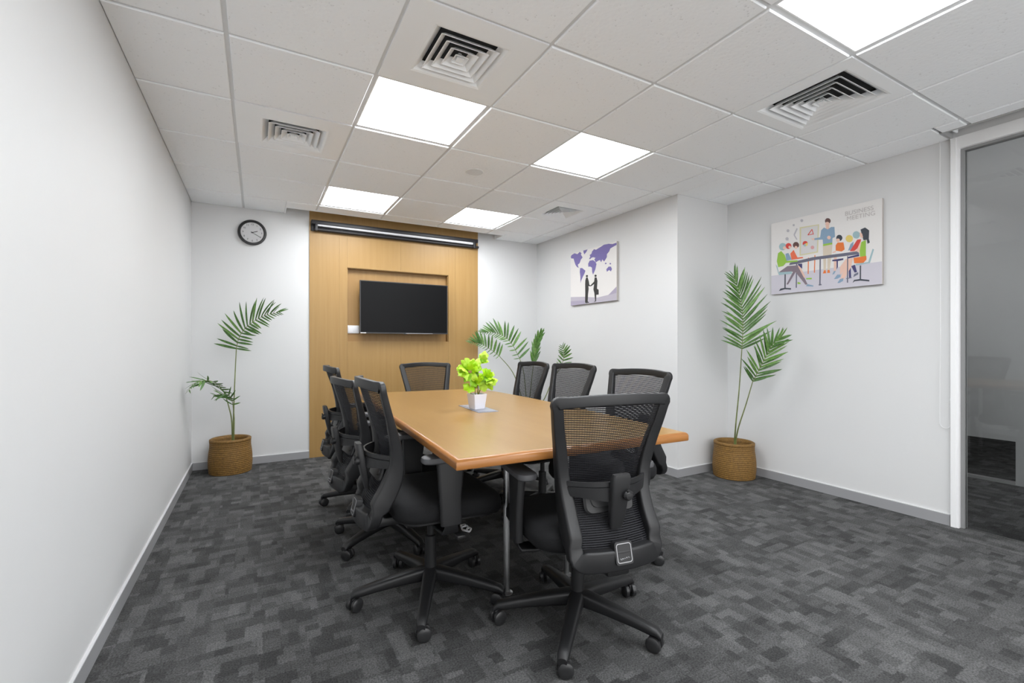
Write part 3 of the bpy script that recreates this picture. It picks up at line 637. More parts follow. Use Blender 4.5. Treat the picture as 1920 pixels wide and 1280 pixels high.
t = thing('corridor_lamp', 'small round hanging lamp in the corridor beyond the glazing', 'lamp', (4.55, 1.72, 2.40))
part('lamp_shade', MB().lathe([(0.012, 0.14), (0.07, 0.10), (0.085, 0.0), (0.08, 0.0), (0.064, 0.095)], 24, caps=False), M['white_metal'], t)
part('bulb', MB().lathe([(0.0, 0.02), (0.05, 0.03), (0.06, 0.06), (0.03, 0.09), (0.0, 0.1)], 16, caps=False), M['bulb'], t)
part('cord', MB().tube([(0, 0, 0.14), (0, 0, 0.60)], 0.003, 6), M['black_metal'], t)
# blind chains hanging beside the glazing
t = thing('roller_blind', 'rolled grey blind in the ceiling pocket, its thin cord looped down the wall', 'blind', (3.67, 1.13, 2.452))
part('blind_roll', MB().lathe([(0.0, 0.0), (0.040, 0.0), (0.040, 2.9), (0.0, 2.9)], 24, (0, 0, 0), 'y'), M['blind'], t)
part('end_bracket', MB().rbox(-0.05, 0.002, -0.05, 0.05, 0.012, 0.078, 0.003), M['white_metal'], t)
part('hem_bar', MB().rbox(-0.028, -2.9, -0.052, -0.016, -0.01, -0.030, 0.003), M['white_metal'], t)
def chain(y0, y1, bottom, x):
    top = 0.0
    pts = [(0.03, 0.0, 0.0), (0.055, y0, -0.05), (x, y0, -0.10)]
    for k in range(1, 9): pts.append((x, y0 + 0.002 * math.sin(k), lerp(-0.10, bottom + 0.03, k / 8)))
    for k in range(1, 8):
        a = PI * k / 8
        pts.append((x, (y0 + y1) / 2 + (y0 - y1) / 2 * math.cos(a), bottom + 0.03 - 0.03 * math.sin(a)))
    for k in range(9): pts.append((x, y1, lerp(bottom + 0.03, -0.10, k / 8)))
    pts.append((0.055, y1, -0.05))
    c = part('cord', MB().tube(pts, 0.0017, 6), M['chain'], t)
    part('cord_joiner', MB().lathe([(0.0, 0), (0.004, 0.004), (0.004, 0.016), (0, 0.02)], 8, (x, y1, bottom + 0.17)), M['chain'], c)
chain(0.092, 0.042, 0.60 - 2.452, XR - 0.014 - 3.67)

# ------------------------------------------------------------------ timber feature panel, screen, television
Yp = YB - 0.012
t = thing('timber_wall_panel', 'tall light oak veneer wall panel with a shallow recess for the television', 'wall panel', (1.363, Yp, 0))
ox = 1.363
def board(x0, z0, x1, z1, name='veneer_board'):
    part(name, MB().rbox(x0 - ox + 0.0003, 0.0, z0 + 0.0003, x1 - ox - 0.0003, YB - 0.0005 - Yp, z1 - 0.0003, 0.0005), M['panel'], t, smooth=False)
NX0, NX1, NZ0, NZ1 = 0.807, 1.906, 1.146, 1.905
board(0.451, 0, 0.73, 2.58); board(0.73, 0, NX0, 2.58)
board(NX1, 0, 1.99, 2.58); board(1.99, 0, 2.275, 2.58)
board(NX0, NZ1, 1.36, 2.58); board(1.36, NZ1, NX1, 2.58)
board(NX0, 0, 1.36, NZ0); board(1.36, 0, NX1, NZ0)
YN = 5.0
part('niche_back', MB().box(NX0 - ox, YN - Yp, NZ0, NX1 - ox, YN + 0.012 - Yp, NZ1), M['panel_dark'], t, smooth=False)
mb = MB()
mb.box(NX0 - ox, YB - Yp, NZ0 - 0.0, NX0 + 0.006 - ox, YN - Yp, NZ1)
mb.box(NX1 - 0.006 - ox, YB - Yp, NZ0, NX1 - ox, YN - Yp, NZ1)
mb.box(NX0 + 0.006 - ox, YB - Yp, NZ1 - 0.006, NX1 - 0.006 - ox, YN - Yp, NZ1)
mb.box(NX0 + 0.006 - ox, YB - Yp, NZ0, NX1 - 0.006 - ox, YN - Yp, NZ0 + 0.006)
part('niche_reveal', mb, M['panel'], t, smooth=False)

t = thing('wall_socket', 'white double socket plate in the recess, left of the television', 'wall socket', (0.873, YN, 1.276))
part('plate', MB().rbox(-0.060, -0.010, -0.041, 0.060, 0, 0.041, 0.003), M['white_plastic'], t)
part('rocker', MB().rbox(-0.052, -0.013, -0.03, -0.004, -0.009, 0.03, 0.002), M['white_plastic'], t)
part('socket_face', MB().rbox(0.004, -0.012, -0.03, 0.052, -0.009, 0.03, 0.002), M['white_plastic'], t)

# television: front face at Y = 4.86
t = thing('television', 'black flat screen television hung in front of the timber recess', 'television', (1.392, 4.86, 1.505))
tw, th = 0.4745, 0.272
part('casing', MB().rbox(-tw, 0.004, -th, tw, 0.035, th, 0.004).rbox(-tw * 0.7, 0.035, -th * 0.8, tw * 0.7, 0.062, th * 0.5, 0.01), M['tv_body'], t)
part('screen', MB().box(-tw + 0.008, 0.001, -th + 0.012, tw - 0.008, 0.005, th - 0.008), M['tv_glass'], t, smooth=False, label='dark glossy screen')
fb = MB()
fb.box(-tw, 0.0, -th, tw, 0.006, -th + 0.012); fb.box(-tw, 0, th - 0.008, tw, 0.006, th)
fb.box(-tw, 0, -th + 0.012, -tw + 0.008, 0.006, th - 0.008); fb.box(tw - 0.008, 0, -th + 0.012, tw, 0.006, th - 0.008)
part('bezel', fb, M['tv_body'], t, smooth=False)
part('bezel_strip', MB().box(0.0, -0.002, -th + 0.001, 0.30, 0.001, -th + 0.006), M['silver'], t, smooth=False, label='thin silver strip along the lower edge')
part('sticker', MB().box(-tw + 0.006, -0.0015, -th + 0.002, -tw + 0.062, 0.001, -th + 0.010), M['white_plastic'], t, smooth=False, label='small white sticker on the lower left edge')
part('sensor_bump', MB().rbox(-0.018, 0.0, -th - 0.006, 0.018, 0.012, -th, 0.002), M['tv_body'], t)
part('wall_bracket', MB().box(-0.2, 0.062, -0.1, 0.2, 0.128, 0.1), M['black_metal'], t, smooth=False)

# projection screen housing
t = thing('projection_screen', 'rolled projection screen in a long black housing across the top of the timber panel', 'projection screen', (1.355, 4.87, 2.285))
hw = 0.892
part('housing', MB().rbox(-hw, -0.002, 0.014, hw, 0.068, 0.053, 0.005).rbox(-hw, 0.052, -0.045, hw, 0.068, 0.024, 0.003), M['black_metal'], t)
part('fabric_roll', MB().lathe([(0.0, -hw + 0.05), (0.015, -hw + 0.05), (0.015, hw - 0.06), (0.0, hw - 0.06)], 20, (0, 0.022, 0.007), 'x', M4=Matrix.Rotation(R(0.36), 4, 'Y')), M['screen_fabric'], t, label='white rolled screen fabric')
part('bottom_bar', MB().lathe([(0.0, -hw + 0.03), (0.014, -hw + 0.03), (0.014, hw + 0.012), (0.010, hw + 0.016), (0.0, hw + 0.016)], 14, (0, 0.024, -0.034), 'x'), M['black_metal'], t)
for s in (-1, 1):
    part('end_bracket', MB().rbox(s * (hw - 0.045) - 0.012, -0.002, -0.05, s * (hw - 0.045) + 0.012, 0.055, 0.024, 0.003), M['black_metal'], t)

# wall clock
t = thing('wall_clock', 'round black-rimmed wall clock with a pale face showing twenty past two', 'clock', (-0.039, YB - 0.001, 2.163))
part('rim', MB().lathe([(0.116, 0), (0.118, 0.02), (0.114, 0.03), (0.102, 0.032), (0.096, 0.026), (0.094, 0.014)], 48, axis='y', caps=False), M['black_plastic'], t)
face = part('dial', MB().lathe([(0.095, 0.012), (0.095, 0.0145), (0.0, 0.0145)], 40, axis='y', caps=False), M['clock_face'], t)
for n in range(1, 13):
    a = PI / 2 - n * PI / 6
    put('numeral', text_mesh(str(n), 0.024, M['ink']), face, (0.076 * math.cos(a), -0.0152, 0.076 * math.sin(a)), (PI / 2, 0, 0))
def hand(deg, l, w, back):
    a = R(90 - deg); d = Vector((math.cos(a), 0, math.sin(a)))
    return MB().bar(Vector((0, -0.018, 0)) - d * back, Vector((0, -0.018, 0)) + d * l, w, 0.0015, (0, 1, 0))
part('hour_hand', hand(70, 0.046, 0.006, 0.01), M['ink'], t, smooth=False)
part('minute_hand', hand(120, 0.074, 0.0045, 0.014), M['ink'], t, smooth=False)
part('hand_hub', MB().lathe([(0.006, 0.014), (0.006, 0.02), (0, 0.0205)], 12, axis='y', caps=False), M['ink'], t)
part('crystal', MB().lathe([(0.095, 0.024), (0.0, 0.0245)], 40, axis='y', caps=False), M['crystal'], t)

# canvas prints on the right-hand walls
def canvas(name, label, xw, art, texts):
    (y0, y1, z0, z1), polys = art
    t = thing(name, label, 'picture', (xw, (y0 + y1) / 2, (z0 + z1) / 2))
    w, h = (y0 - y1) / 2, (z1 - z0) / 2
    part('stretcher_wrap', MB().rbox(-0.024, -w, -h, -0.0005, w, h, 0.002), M['canvas_side'], t, smooth=False)
    part('canvas_face', MB().box(-0.0250, -w + 0.001, -h + 0.001, -0.0238, w - 0.001, h - 0.001), M['canvas'], t, smooth=False)
    mats = []; mb = MB(); idx = {}
    x = -0.0252
    for k, (col, pl) in enumerate(polys):
        if col not in idx:
            idx[col] = len(mats); mats.append(M['art_' + col])
        mb.m = idx[col]
        xx = x - 0.00002 * k
        pts = [(xx, w - 2 * w * min(max(u, 0.002), 0.998), -h + 2 * h * min(max(v, 0.002), 0.998)) for u, v in pl]
        bm = bmesh.new()
        f = bm.faces.new([bm.verts.new(p) for p in pts])
        bm.normal_update()
        if f.normal.x > 0: f.normal_flip()
        res = bmesh.ops.triangulate(bm, faces=[f])
        bm.verts.index_update()
        mb.add([v.co for v in bm.verts], [[v.index for v in ff.verts] for ff in bm.faces])
        bm.free()
    me = bpy.data.meshes.new('print')
    me.from_pydata(mb.v, [], mb.f)
    for m in mats: me.materials.append(m)
    me.polygons.foreach_set('material_index', mb.mi)
    put('print', me, t)
    for s, size, u, v in texts:
        put('lettering', text_mesh(s, size, M['art_text'], 'LEFT'), t, (x - 0.004 * 0.4, w - 2 * w * u, -h + 2 * h * v), (PI / 2, 0, -PI / 2))
canvas('map_canvas', 'square canvas print of a violet world map with two dark figures shaking hands', XP, MAP_ART, [])
canvas('meeting_canvas', 'wide canvas print of an illustrated office meeting around a table', XR, MEET_ART,
       [('BUSINESS', 0.043, 0.705, 0.905), ('MEETING', 0.043, 0.72, 0.84)])

# ------------------------------------------------------------------ table
TZ = 0.745
OUT = [(0.566, 1.395), (1.612, 1.355)]
right = [(1.612, 1.355), (1.652, 1.85), (1.682, 2.35), (1.692, 2.80), (1.680, 3.20), (1.655, 3.575)]
left = [(0.690, 3.665), (0.628, 2.55), (0.566, 1.395)]
poly = right + left[:-1] + [left[-1]]
cxy = Vector((1.13, 2.5))
def inset(pl, k):
    out = []
    n = len(pl)
    for i in range(n):
        p0, p, p1 = Vector(pl[i - 1]), Vector(pl[i]), Vector(pl[(i + 1) % n])
        e0 = (p - p0).normalized(); e1 = (p1 - p).normalized()
        n0 = Vector((-e0.y, e0.x)); n1 = Vector((-e1.y, e1.x))
        m = (n0 + n1); m = m / max(m.dot(n0), 0.3)
        out.append(p + m * k)
    return out
t = thing('conference_table', 'long beech laminate conference table on chrome tube legs', 'table', (1.13, 2.5, 0))
def ring(k, z): return [Vector((p.x - 1.13, p.y - 2.5, z)) for p in inset(poly, k)]
part('tabletop', MB().loft([ring(0.012, TZ - 0.030), ring(0.012, TZ - 0.0012), ring(0.0145, TZ)]), M['table'], t, smooth=False)
part('edge_band', MB().loft([ring(0.0115, TZ - 0.036), ring(0.002, TZ - 0.036), ring(0.0, TZ - 0.032), ring(0.0, TZ - 0.014), ring(0.003, TZ - 0.006), ring(0.0085, TZ - 0.0015), ring(0.0115, TZ - 0.0008)], closed=True), M['table_edge'], t, angle=60, label='rounded darker wooden edge')
for lx, ly in ((0.985, 1.83), (1.315, 1.83), (1.03, 3.2), (1.26, 3.2)):
    leg = part('leg', MB().lathe([(0.0145, 0.006), (0.0145, TZ - 0.036)], 20, caps=True), M['chrome'], t, (lx - 1.13, ly - 2.5, 0))
    part('foot', MB().lathe([(0.028, 0), (0.028, 0.004), (0.018, 0.010), (0.0145, 0.012)], 20), M['chrome'], leg)
    part('flange', MB().lathe([(0.040, TZ - 0.036), (0.040, TZ - 0.041), (0.016, TZ - 0.043)], 20), M['chrome'], leg)
ap = MB()
ap.bar((0.985 - 1.13, 1.86 - 2.5, 0.685), (1.03 - 1.13, 3.2 - 2.5, 0.685), 0.025, 0.045)
ap.bar((1.315 - 1.13, 1.86 - 2.5, 0.685), (1.26 - 1.13, 3.2 - 2.5, 0.685), 0.025, 0.045)
part('under_rail', ap, M['black_metal'], t, smooth=False)
tr = MB()
tr.tube([(-0.35, -0.86, 0.7085), (-0.35, -0.86, 0.688), (0.02, -0.82, 0.688), (0.02, -0.82, 0.7085)], 0.003, 6)
part('cable_tray', tr, M['chrome'], t, label='thin wire cable guide under the top')

t = thing('power_outlet_box', 'grey flush power plate set in the tabletop under the white plant pot', 'socket', (1.128, 2.452, TZ), R(-3))
part('plate', MB().rbox(-0.060, -0.165, 0.0, 0.060, 0.165, 0.003, 0.001), M['power'], t, smooth=False)
for s in (-1, 1):
    part('flap', MB().rbox(-0.048, s * 0.08 - 0.068, 0.003, 0.048, s * 0.08 + 0.068, 0.0045, 0.0006), M['power'], t, smooth=False)
    part('flap_slot', MB().box(-0.05, s * 0.155 - 0.004, 0.003, 0.05, s * 0.155 + 0.004, 0.0036), M['power_dark'], t, smooth=False)

# ------------------------------------------------------------------ office chairs (one built, seven copied)
# local frame: x right, y forward, z up, origin on the carpet under the gas column
HW = smooth_tab([(0.36, 0.184), (0.44, 0.180), (0.54, 0.177), (0.62, 0.181), (0.74, 0.200), (0.86, 0.225), (0.96, 0.242)])
YPR = smooth_tab([(0.36, -0.276), (0.40, -0.272), (0.46, -0.250), (0.53, -0.212), (0.60, -0.190), (0.68, -0.190), (0.78, -0.212), (0.88, -0.240), (0.96, -0.260)])
BOW = [(0.36, 0.040), (0.45, 0.036), (0.6, 0.026), (0.75, 0.038), (0.96, 0.055)]
DEP = [(0.36, 0.060), (0.45, 0.076), (0.56, 0.072), (0.66, 0.048), (0.80, 0.028), (0.96, 0.022)]
def back_y(x, z):
    hw = interp(HW, z)
    return interp(YPR, z) - interp(BOW, z) * (1 - min(1, abs(x) / hw) ** 2)
ZB, ZTOP = 0.402, 0.934       # centre lines of bottom and top rails
def hoop():
    pts = []                  # half outline (x >= 0) from top centre to bottom centre, as (x, z, rail width)
    rt, rb = 0.008, 0.026
    xt = interp(HW, ZTOP) - 0.020
    n = 9
    for i in range(n): pts.append((xt * i / n * 0.92, ZTOP + 0.010 * (1 - (i / n) ** 2), 0.038))
    for i in range(5):
        a = R(90 - 90 * i / 4)
        pts.append((xt - rt + rt * math.cos(a), ZTOP - rt + rt * math.sin(a), 0.043))
    m = 22
    z0, z1 = ZTOP - rt - 0.015, ZB + rb + 0.012
    for i in range(m + 1):
        z = lerp(z0, z1, i / m)
        pts.append((interp(HW, z) - 0.020 - 0.002 * (i / m), z, lerp(0.040, 0.050, i / m)))
    xb = interp(HW, ZB) - 0.024
    for i in range(1, 5):
        a = R(-90 * i / 4)
        pts.append((xb - rb + rb * math.cos(a), ZB + rb + rb * math.sin(a) - 0.0, lerp(0.052, 0.070, i / 4)))
    for i in range(1, n): pts.append(((xb - rb) * (1 - i / n), ZB, 0.072))
    pts.append((0.0, ZB, 0.072))
    full = pts + [(-x, z, w) for x, z, w in reversed(pts[1:-1])]
    return full
def back_frame():
    full = hoop()
    P3 = [Vector((x, back_y(x, z), z)) for x, z, w in full]
    n = len(full)
    rings = []
    for i in range(n):
        T = (P3[(i + 1) % n] - P3[i - 1]).normalized()
        O = T.cross(Vector((0, 1, 0))).normalized()
        D = T.cross(O).normalized()
        if D.y < 0: D = -D
        w = full[i][2]; d = interp(DEP, full[i][1])
        if full[i][1] < 0.46 and abs(full[i][0]) < 0.16: d = 0.042
        rings.append([P3[i] + O * a + D * b for a, b in rrect(w, d, min(w, d) * 0.18, 4)])
    return MB().loft(rings, closed=True)
def back_mesh():
    mb = MB()
    z = ZB + 0.036
    pitch = 0.0066; wd = 0.0044
    while z < ZTOP - 0.012:
        hw = interp(HW, z) - 0.030
        k = 10
        vs = []
        for i in range(k + 1):
            x = -hw + 2 * hw * i / k
            for dz in (-wd / 2, wd / 2):
                vs.append((x, back_y(x, z + dz) + 0.002, z + dz))
        mb.add(vs, [(2 * i, 2 * i + 2, 2 * i + 3, 2 * i + 1) for i in range(k)])
        z += pitch
    for i in range(-20, 21):                       # fine vertical warp yarns, a few millimetres deep
        vs = []
        zs = [lerp(ZB + 0.034, ZTOP - 0.012, q / 12) for q in range(13)]
        for z in zs:
            x = i / 20.5 * (interp(HW, z) - 0.032)
            vs += [(x, back_y(x, z) + 0.002, z), (x, back_y(x, z) + 0.0040, z)]
        mb.add(vs, [(2 * q, 2 * q + 1, 2 * q + 3, 2 * q + 2) for q in range(12)])
    return mb
def lumbar_band():
    mb = MB()
    rings = []
    for i in range(25):
        u = -1 + 2 * i / 24
        zc = 0.640 - 0.004 * abs(u)
        x = u * 0.166
        y = -0.208 - 0.078 * (1 - abs(u) ** 2.2)
        hh = 0.030 + 0.026 * (1 - abs(u)) ** 1.5
        prof = [(-0.006, 0.020), (-0.006, 0.004), (-0.002, 0.002), (-0.006, 0.0), (-0.004, -hh), (0.004, -hh), (0.004, 0.020)]
        rings.append([Vector((x, y + a, zc + b)) for a, b in prof])
    return mb.loft(rings)
def seat_ring(inset_, z, drop=1.0):
    out = []
    w, d = 0.49 - 2 * inset_, 0.485 - 2 * inset_
    for x, y in rrect(w, d, max(0.12 - inset_, 0.03), 8):
        f = max(0, (y - 0.05) / 0.19)
        b = max(0, (-0.12 - y) / 0.12)
        out.append(Vector((x, y + 0.035, z - 0.030 * f * f * drop + 0.0 * b)))
    return out
def caster():
    mb = MB()
    for s in (-1, 1):
        mb.lathe([(0.0, s * 0.006), (0.022, s * 0.006), (0.0270, s * 0.009), (0.0275, s * 0.022), (0.022, s * 0.026), (0.008, s * 0.027), (0.0, s * 0.0265)], 18, (0.006, 0, 0.0275), 'x' if False else 'y', caps=False)
    return mb
def build_chair():
    t = thing('office_chair', '', 'chair', (0, 0, 0), 0, 'black mesh office chairs around the table')
    part('gas_column', MB().lathe([(0.0, 0.075), (0.034, 0.075), (0.036, 0.12), (0.030, 0.128), (0.027, 0.13), (0.025, 0.27), (0.015, 0.272), (0.0145, 0.40), (0.0, 0.40)], 20), M['black_plastic'], t)
    for k in range(5):
        rings = []
        for u in (0.0, 0.12, 0.3, 0.5, 0.7, 0.86, 0.95, 1.0):
            r = 0.022 + u * 0.318
            top = lerp(0.132, 0.082, u ** 1.3) - (0.012 if u == 1.0 else 0)
            hgt = lerp(0.056, 0.030, u) if u < 0.85 else lerp(0.036, 0.024, (u - 0.85) / 0.15)
            w = lerp(0.060, 0.040, u) * (0.8 if u == 1.0 else 1)
            rings.append([Vector((r, a, top - hgt / 2 + b)) for a, b in rrect(w, hgt, min(0.013, hgt / 2.2), 4)])
        leg = part('base_leg', MB().loft(rings), M['black_plastic'], t, rot=(0, 0, 2 * PI * k / 5))
        cs = part('caster', caster(), M['wheel'], leg, (0.318, 0, 0), (0, 0, R(35 + 71 * k)))
        hd = MB().lathe([(0.0, 0.052), (0.006, 0.052), (0.006, 0.07), (0.0, 0.07)], 10)
        hd.rbox(-0.014, -0.0055, 0.026, 0.022, 0.0055, 0.056, 0.003)
        part('caster_fork', hd, M['black_plastic'], leg, (0.318, 0, 0), (0, 0, R(35 + 71 * k)))
    # seat
    cu = MB().loft([seat_ring(0.035, 0.388), seat_ring(0.012, 0.392), seat_ring(0.0, 0.412), seat_ring(0.0, 0.440), seat_ring(0.007, 0.458), seat_ring(0.025, 0.470, 0.9), seat_ring(0.06, 0.476, 0.6), seat_ring(0.12, 0.474, 0.2), seat_ring(0.19, 0.472, 0)])
    part('seat', cu, M['fabric'], t, angle=60)
    part('seat_pan', MB().loft([seat_ring(0.12, 0.352), seat_ring(0.07, 0.360), seat_ring(0.03, 0.378), seat_ring(0.03, 0.392)]), M['black_plastic'], t)
    mc = MB().rbox(-0.075, -0.13, 0.318, 0.075, 0.09, 0.362, 0.012)
    mc.rbox(-0.045, -0.30, 0.335, 0.045, -0.10, 0.372, 0.01)
    mech = part('tilt_mechanism', mc, M['black_plastic'], t)
    lv = MB().tube([(0.07, 0.03, 0.342), (0.20, 0.035, 0.338), (0.235, 0.04, 0.330)], 0.005, 8)
    lv.rbox(0.225, 0.022, 0.320, 0.275, 0.058, 0.336, 0.005)
    part('tilt_lever', lv, M['grey_plastic'], mech)
    # back
    part('back_frame', back_frame(), M['black_plastic'], t, angle=50)
    part('back_mesh', back_mesh(), M['mesh'], t, smooth=False, kind='stuff')
    lb = part('lumbar_support', lumbar_band(), M['black_plastic'], t, angle=30)
    pr = []
    for z, w, d in ((0.495, 0.046, 0.016), (0.53, 0.058, 0.024), (0.60, 0.066, 0.030), (0.676, 0.070, 0.028), (0.690, 0.062, 0.022)):
        pr.append([Vector((a, -0.300 - 0.018 * (z - 0.62) / 0.1 + b, z)) for a, b in rrect(w, d, 0.008, 4)])
    part('lumbar_slider', MB().loft(pr), M['grey_plastic'], lb)
    kb = MB().lathe([(0.0, 0.0), (0.016, 0.0), (0.018, 0.014), (0.012, 0.022), (0.0, 0.023)], 14, (0.020, -0.312, 0.618), 'y')
    kb.bar((0.012, -0.33, 0.64), (0.034, -0.33, 0.628), 0.006, 0.006)
    part('lumbar_knob', kb, M['black_plastic'], lb)
    pd = MB()
    for (w, h, zc, yy) in ((0.20, 0.085, 0.583, 0.016), (0.16, 0.055, 0.588, 0.020)):
        o = rrect(w, h, 0.02, 4)
        pd.loft([[Vector((a, back_y(a, zc + b) - yy, zc + b)) for a, b in o], [Vector((a * 0.93, back_y(a, zc + b) - yy - 0.006, zc + b * 0.9)) for a, b in o]])
    part('lumbar_pad', pd, M['grey_plastic'], lb)
    # name plate on the bottom rail
    zb = 0.428
    yb = back_y(0, zb) - 0.026
    tilt = Matrix.Translation((0.0, yb, zb)) @ Matrix.Rotation(R(-14), 4, 'X')
    def pl(w, h, y0, y1): 
        o = rrect(w, h, 0.010, 4)
        return [[tilt @ Vector((a, y0, b)) for a, b in o], [tilt @ Vector((a * 0.97, y1, b * 0.97)) for a, b in o]]
    bd = part('name_plate', MB().loft(pl(0.070, 0.076, 0.02, -0.004)), M['black_plastic'], t)
    o1 = rrect(0.058, 0.062, 0.009, 5); o2 = rrect(0.053, 0.057, 0.007, 5)
    fr = MB().loft([[tilt @ Vector((a, -0.0035, b)) for a, b in o1], [tilt @ Vector((a, -0.0056, b)) for a, b in o1], [tilt @ Vector((a, -0.0056, b)) for a, b in o2], [tilt @ Vector((a, -0.0035, b)) for a, b in o2]], closed=True)
    part('plate_outline', fr, M['silver'], bd, smooth=False, label='thin silver outline')
    sq = [tilt @ Vector((-0.019 + 0.038 * i / 18, -0.0055, -0.019 + 0.004 * i / 18 + (0.004 if i < 3 else 0.0022) * math.sin(i * 1.75))) for i in range(19)]
    part('plate_mark', MB().tube(sq, 0.0013, 5), M['silver'], bd, smooth=False, label='small silver script mark')
    # arms
    for s in (-1, 1):
        pads = [Vector((a, b, 0)) for a, b in rrect(0.078, 0.250, 0.033, 6)]
        rg = lambda k, z: [Vector((s * 0.257 + p.x * k, 0.005 + p.y * (1 - (1 - k) * 0.35), z + 0.0)) for p in pads]
        pad = part('arm_pad', MB().loft([rg(0.80, 0.634), rg(0.97, 0.639), rg(1.0, 0.648), rg(0.95, 0.658), rg(0.80, 0.662)]), M['pad'], t, label='grey topped arm pad')
        pr = []
        for z, y, d, w, x in ((0.636, 0.000, 0.120, 0.034, 0.260), (0.60, -0.004, 0.108, 0.030, 0.264), (0.50, -0.006, 0.092, 0.028, 0.268), (0.42, -0.004, 0.088, 0.028, 0.268), (0.385, -0.002, 0.086, 0.028, 0.266)):
            pr.append([Vector((s * x + a, y + b, z)) for a, b in rrect(w, d, 0.010, 4)])
        part('arm_post', MB().loft(pr), M['grey_plastic'], t)
        br = []
        for x, z, w in ((0.270, 0.392, 0.05), (0.266, 0.366, 0.06), (0.255, 0.350, 0.07), (0.20, 0.346, 0.075), (0.06, 0.344, 0.08)):
            br.append([Vector((s * x, -0.002 + a, z + b)) for a, b in rrect(w, 0.014, 0.005, 4)])
        part('arm_bracket', MB().loft(br), M['black_plastic'], t)
    return t
def copy_tree(o, parent=None):
    c = o.copy(); C.objects.link(c)
    if parent: c.parent = parent
    for ch in list(o.children): copy_tree(ch, c)
    return c
BASE_PARTS = ('base_leg', 'gas_column')
CHAIRS = [  # x, y, facing (0 = +Y, clockwise degrees), height offset, angle of first base leg (world), label
    (1.135, 1.502, 9, -0.012, 2.66, 'black mesh office chair nearest the camera, turned back-on at the near table end'),
    (0.680, 1.980, 91, 0.022, -3.262, 'black mesh office chair on the left side of the table, nearest the camera'),
    (0.678, 2.690, 85, -0.020, 2.45, 'black mesh office chair in the middle of the three along the table\'s left side'),
    (0.712, 3.330, 90, 0.016, 2.81, 'furthest black mesh office chair on the table\'s left side, half hidden by two others'),
    (1.333, 3.760, 180, -0.006, 0.017, 'black mesh office chair at the far table end, facing the camera'),
    (1.705, 3.205, 271, 0.018, 1.90, 'furthest black mesh office chair on the table\'s right side, before the corner palm'),
    (1.675, 2.605, 268, 0.026, 0.82, 'black mesh office chair in the middle of the three along the table\'s right side'),
    (1.712, 2.005, 267, 0.012, -1.334, 'black mesh office chair on the table\'s right side nearest the camera'),
]
proto = build_chair()
chairs = [proto] + [copy_tree(proto) for _ in CHAIRS[1:]]
for c, (x, y, face, dz, a0, lab) in zip(chairs, CHAIRS):
    c.location = (x, y, 0); rz = -R(face)
    c.rotation_euler = (0, 0, rz)
    c['label'] = lab
    k = 0
    for ch in c.children:
        nm = ch.name.split('.')[0]
        if nm == 'base_leg':
            ch.rotation_euler = (0, 0, a0 - rz + 2 * PI * k / 5); k += 1
        elif nm != 'gas_column':
            ch.location.z = dz

# ------------------------------------------------------------------ potted palms
rnd = random.Random(5)
def leaf_mesh(name, w, bend, m):
    """unit leaflet along +x with a folded midrib, drooping towards the tip"""
    vs = []; fs = []
    n = 7
    for i in range(n + 1):
        u = i / n
        ww = w * (math.sin(PI * min(1, u * 0.86 + 0.14)) ** 0.7) if u < 1 else 0.002
        z = -bend * u * u
        vs += [(u, -ww, z + ww * 0.45), (u, 0, z), (u, ww, z + ww * 0.45)]
    for i in range(n):
        a = 3 * i
        fs += [(a, a + 3, a + 4, a + 1), (a + 1, a + 4, a + 5, a + 2)]
    return MB().add(vs, fs).mesh(name, m, True, 80)
LEAF = [leaf_mesh('leaflet', 0.036, 0.10, M['palm']), leaf_mesh('leaflet', 0.034, 0.22, M['palm']), leaf_mesh('leaflet', 0.038, 0.05, M['palm_light'])]
def resample(pts, n):
    pts = [Vector(p) for p in pts]
    out = []
    m = len(pts) - 1
    for k in range(n + 1):
        q = k / n * m; i = min(int(q), m - 1); t = q - i
        p0 = pts[max(i - 1, 0)]; p1 = pts[i]; p2 = pts[i + 1]; p3 = pts[min(i + 2, m)]
        out.append(0.5 * ((2 * p1) + (p2 - p0) * t + (2 * p0 - 5 * p1 + 4 * p2 - p3) * t * t + (3 * p1 - p0 - 3 * p2 + p3) * t**3))
    return out
def basket(parent, r, h):
    prof = []
    n = 18
    for k in range(n * 4 + 1):
        u = k / (n * 4)
        rr = r * (0.93 + 0.07 * math.sin(PI * min(1, u * 1.1 + 0.12))) + 0.0028 * abs(math.sin(PI * u * n))
        prof.append((rr, h * u))
    mb = MB().lathe([(0.0, 0.0)] + prof, 40, caps=False)
    part('basket', mb, M['rattan'], parent, angle=70)
    ro = prof[-1][0]
    part('basket_rim', MB().lathe([(ro - 0.022, h - 0.02), (ro - 0.020, h + 0.008), (ro - 0.006, h + 0.012), (ro + 0.004, h + 0.006), (ro + 0.004, h - 0.012), (ro - 0.002, h - 0.016)], 40, caps=False), M['rattan'], parent, angle=70)
    part('basket_lining', MB().lathe([(ro - 0.014, h - 0.004), (ro - 0.03, h - 0.07)], 40, caps=False), M['rattan'], parent)
    part('soil', MB().lathe([(ro - 0.012, h - 0.068), (ro * 0.5, h - 0.055), (0.0, h - 0.05)], 30, caps=False), M['soil'], parent)
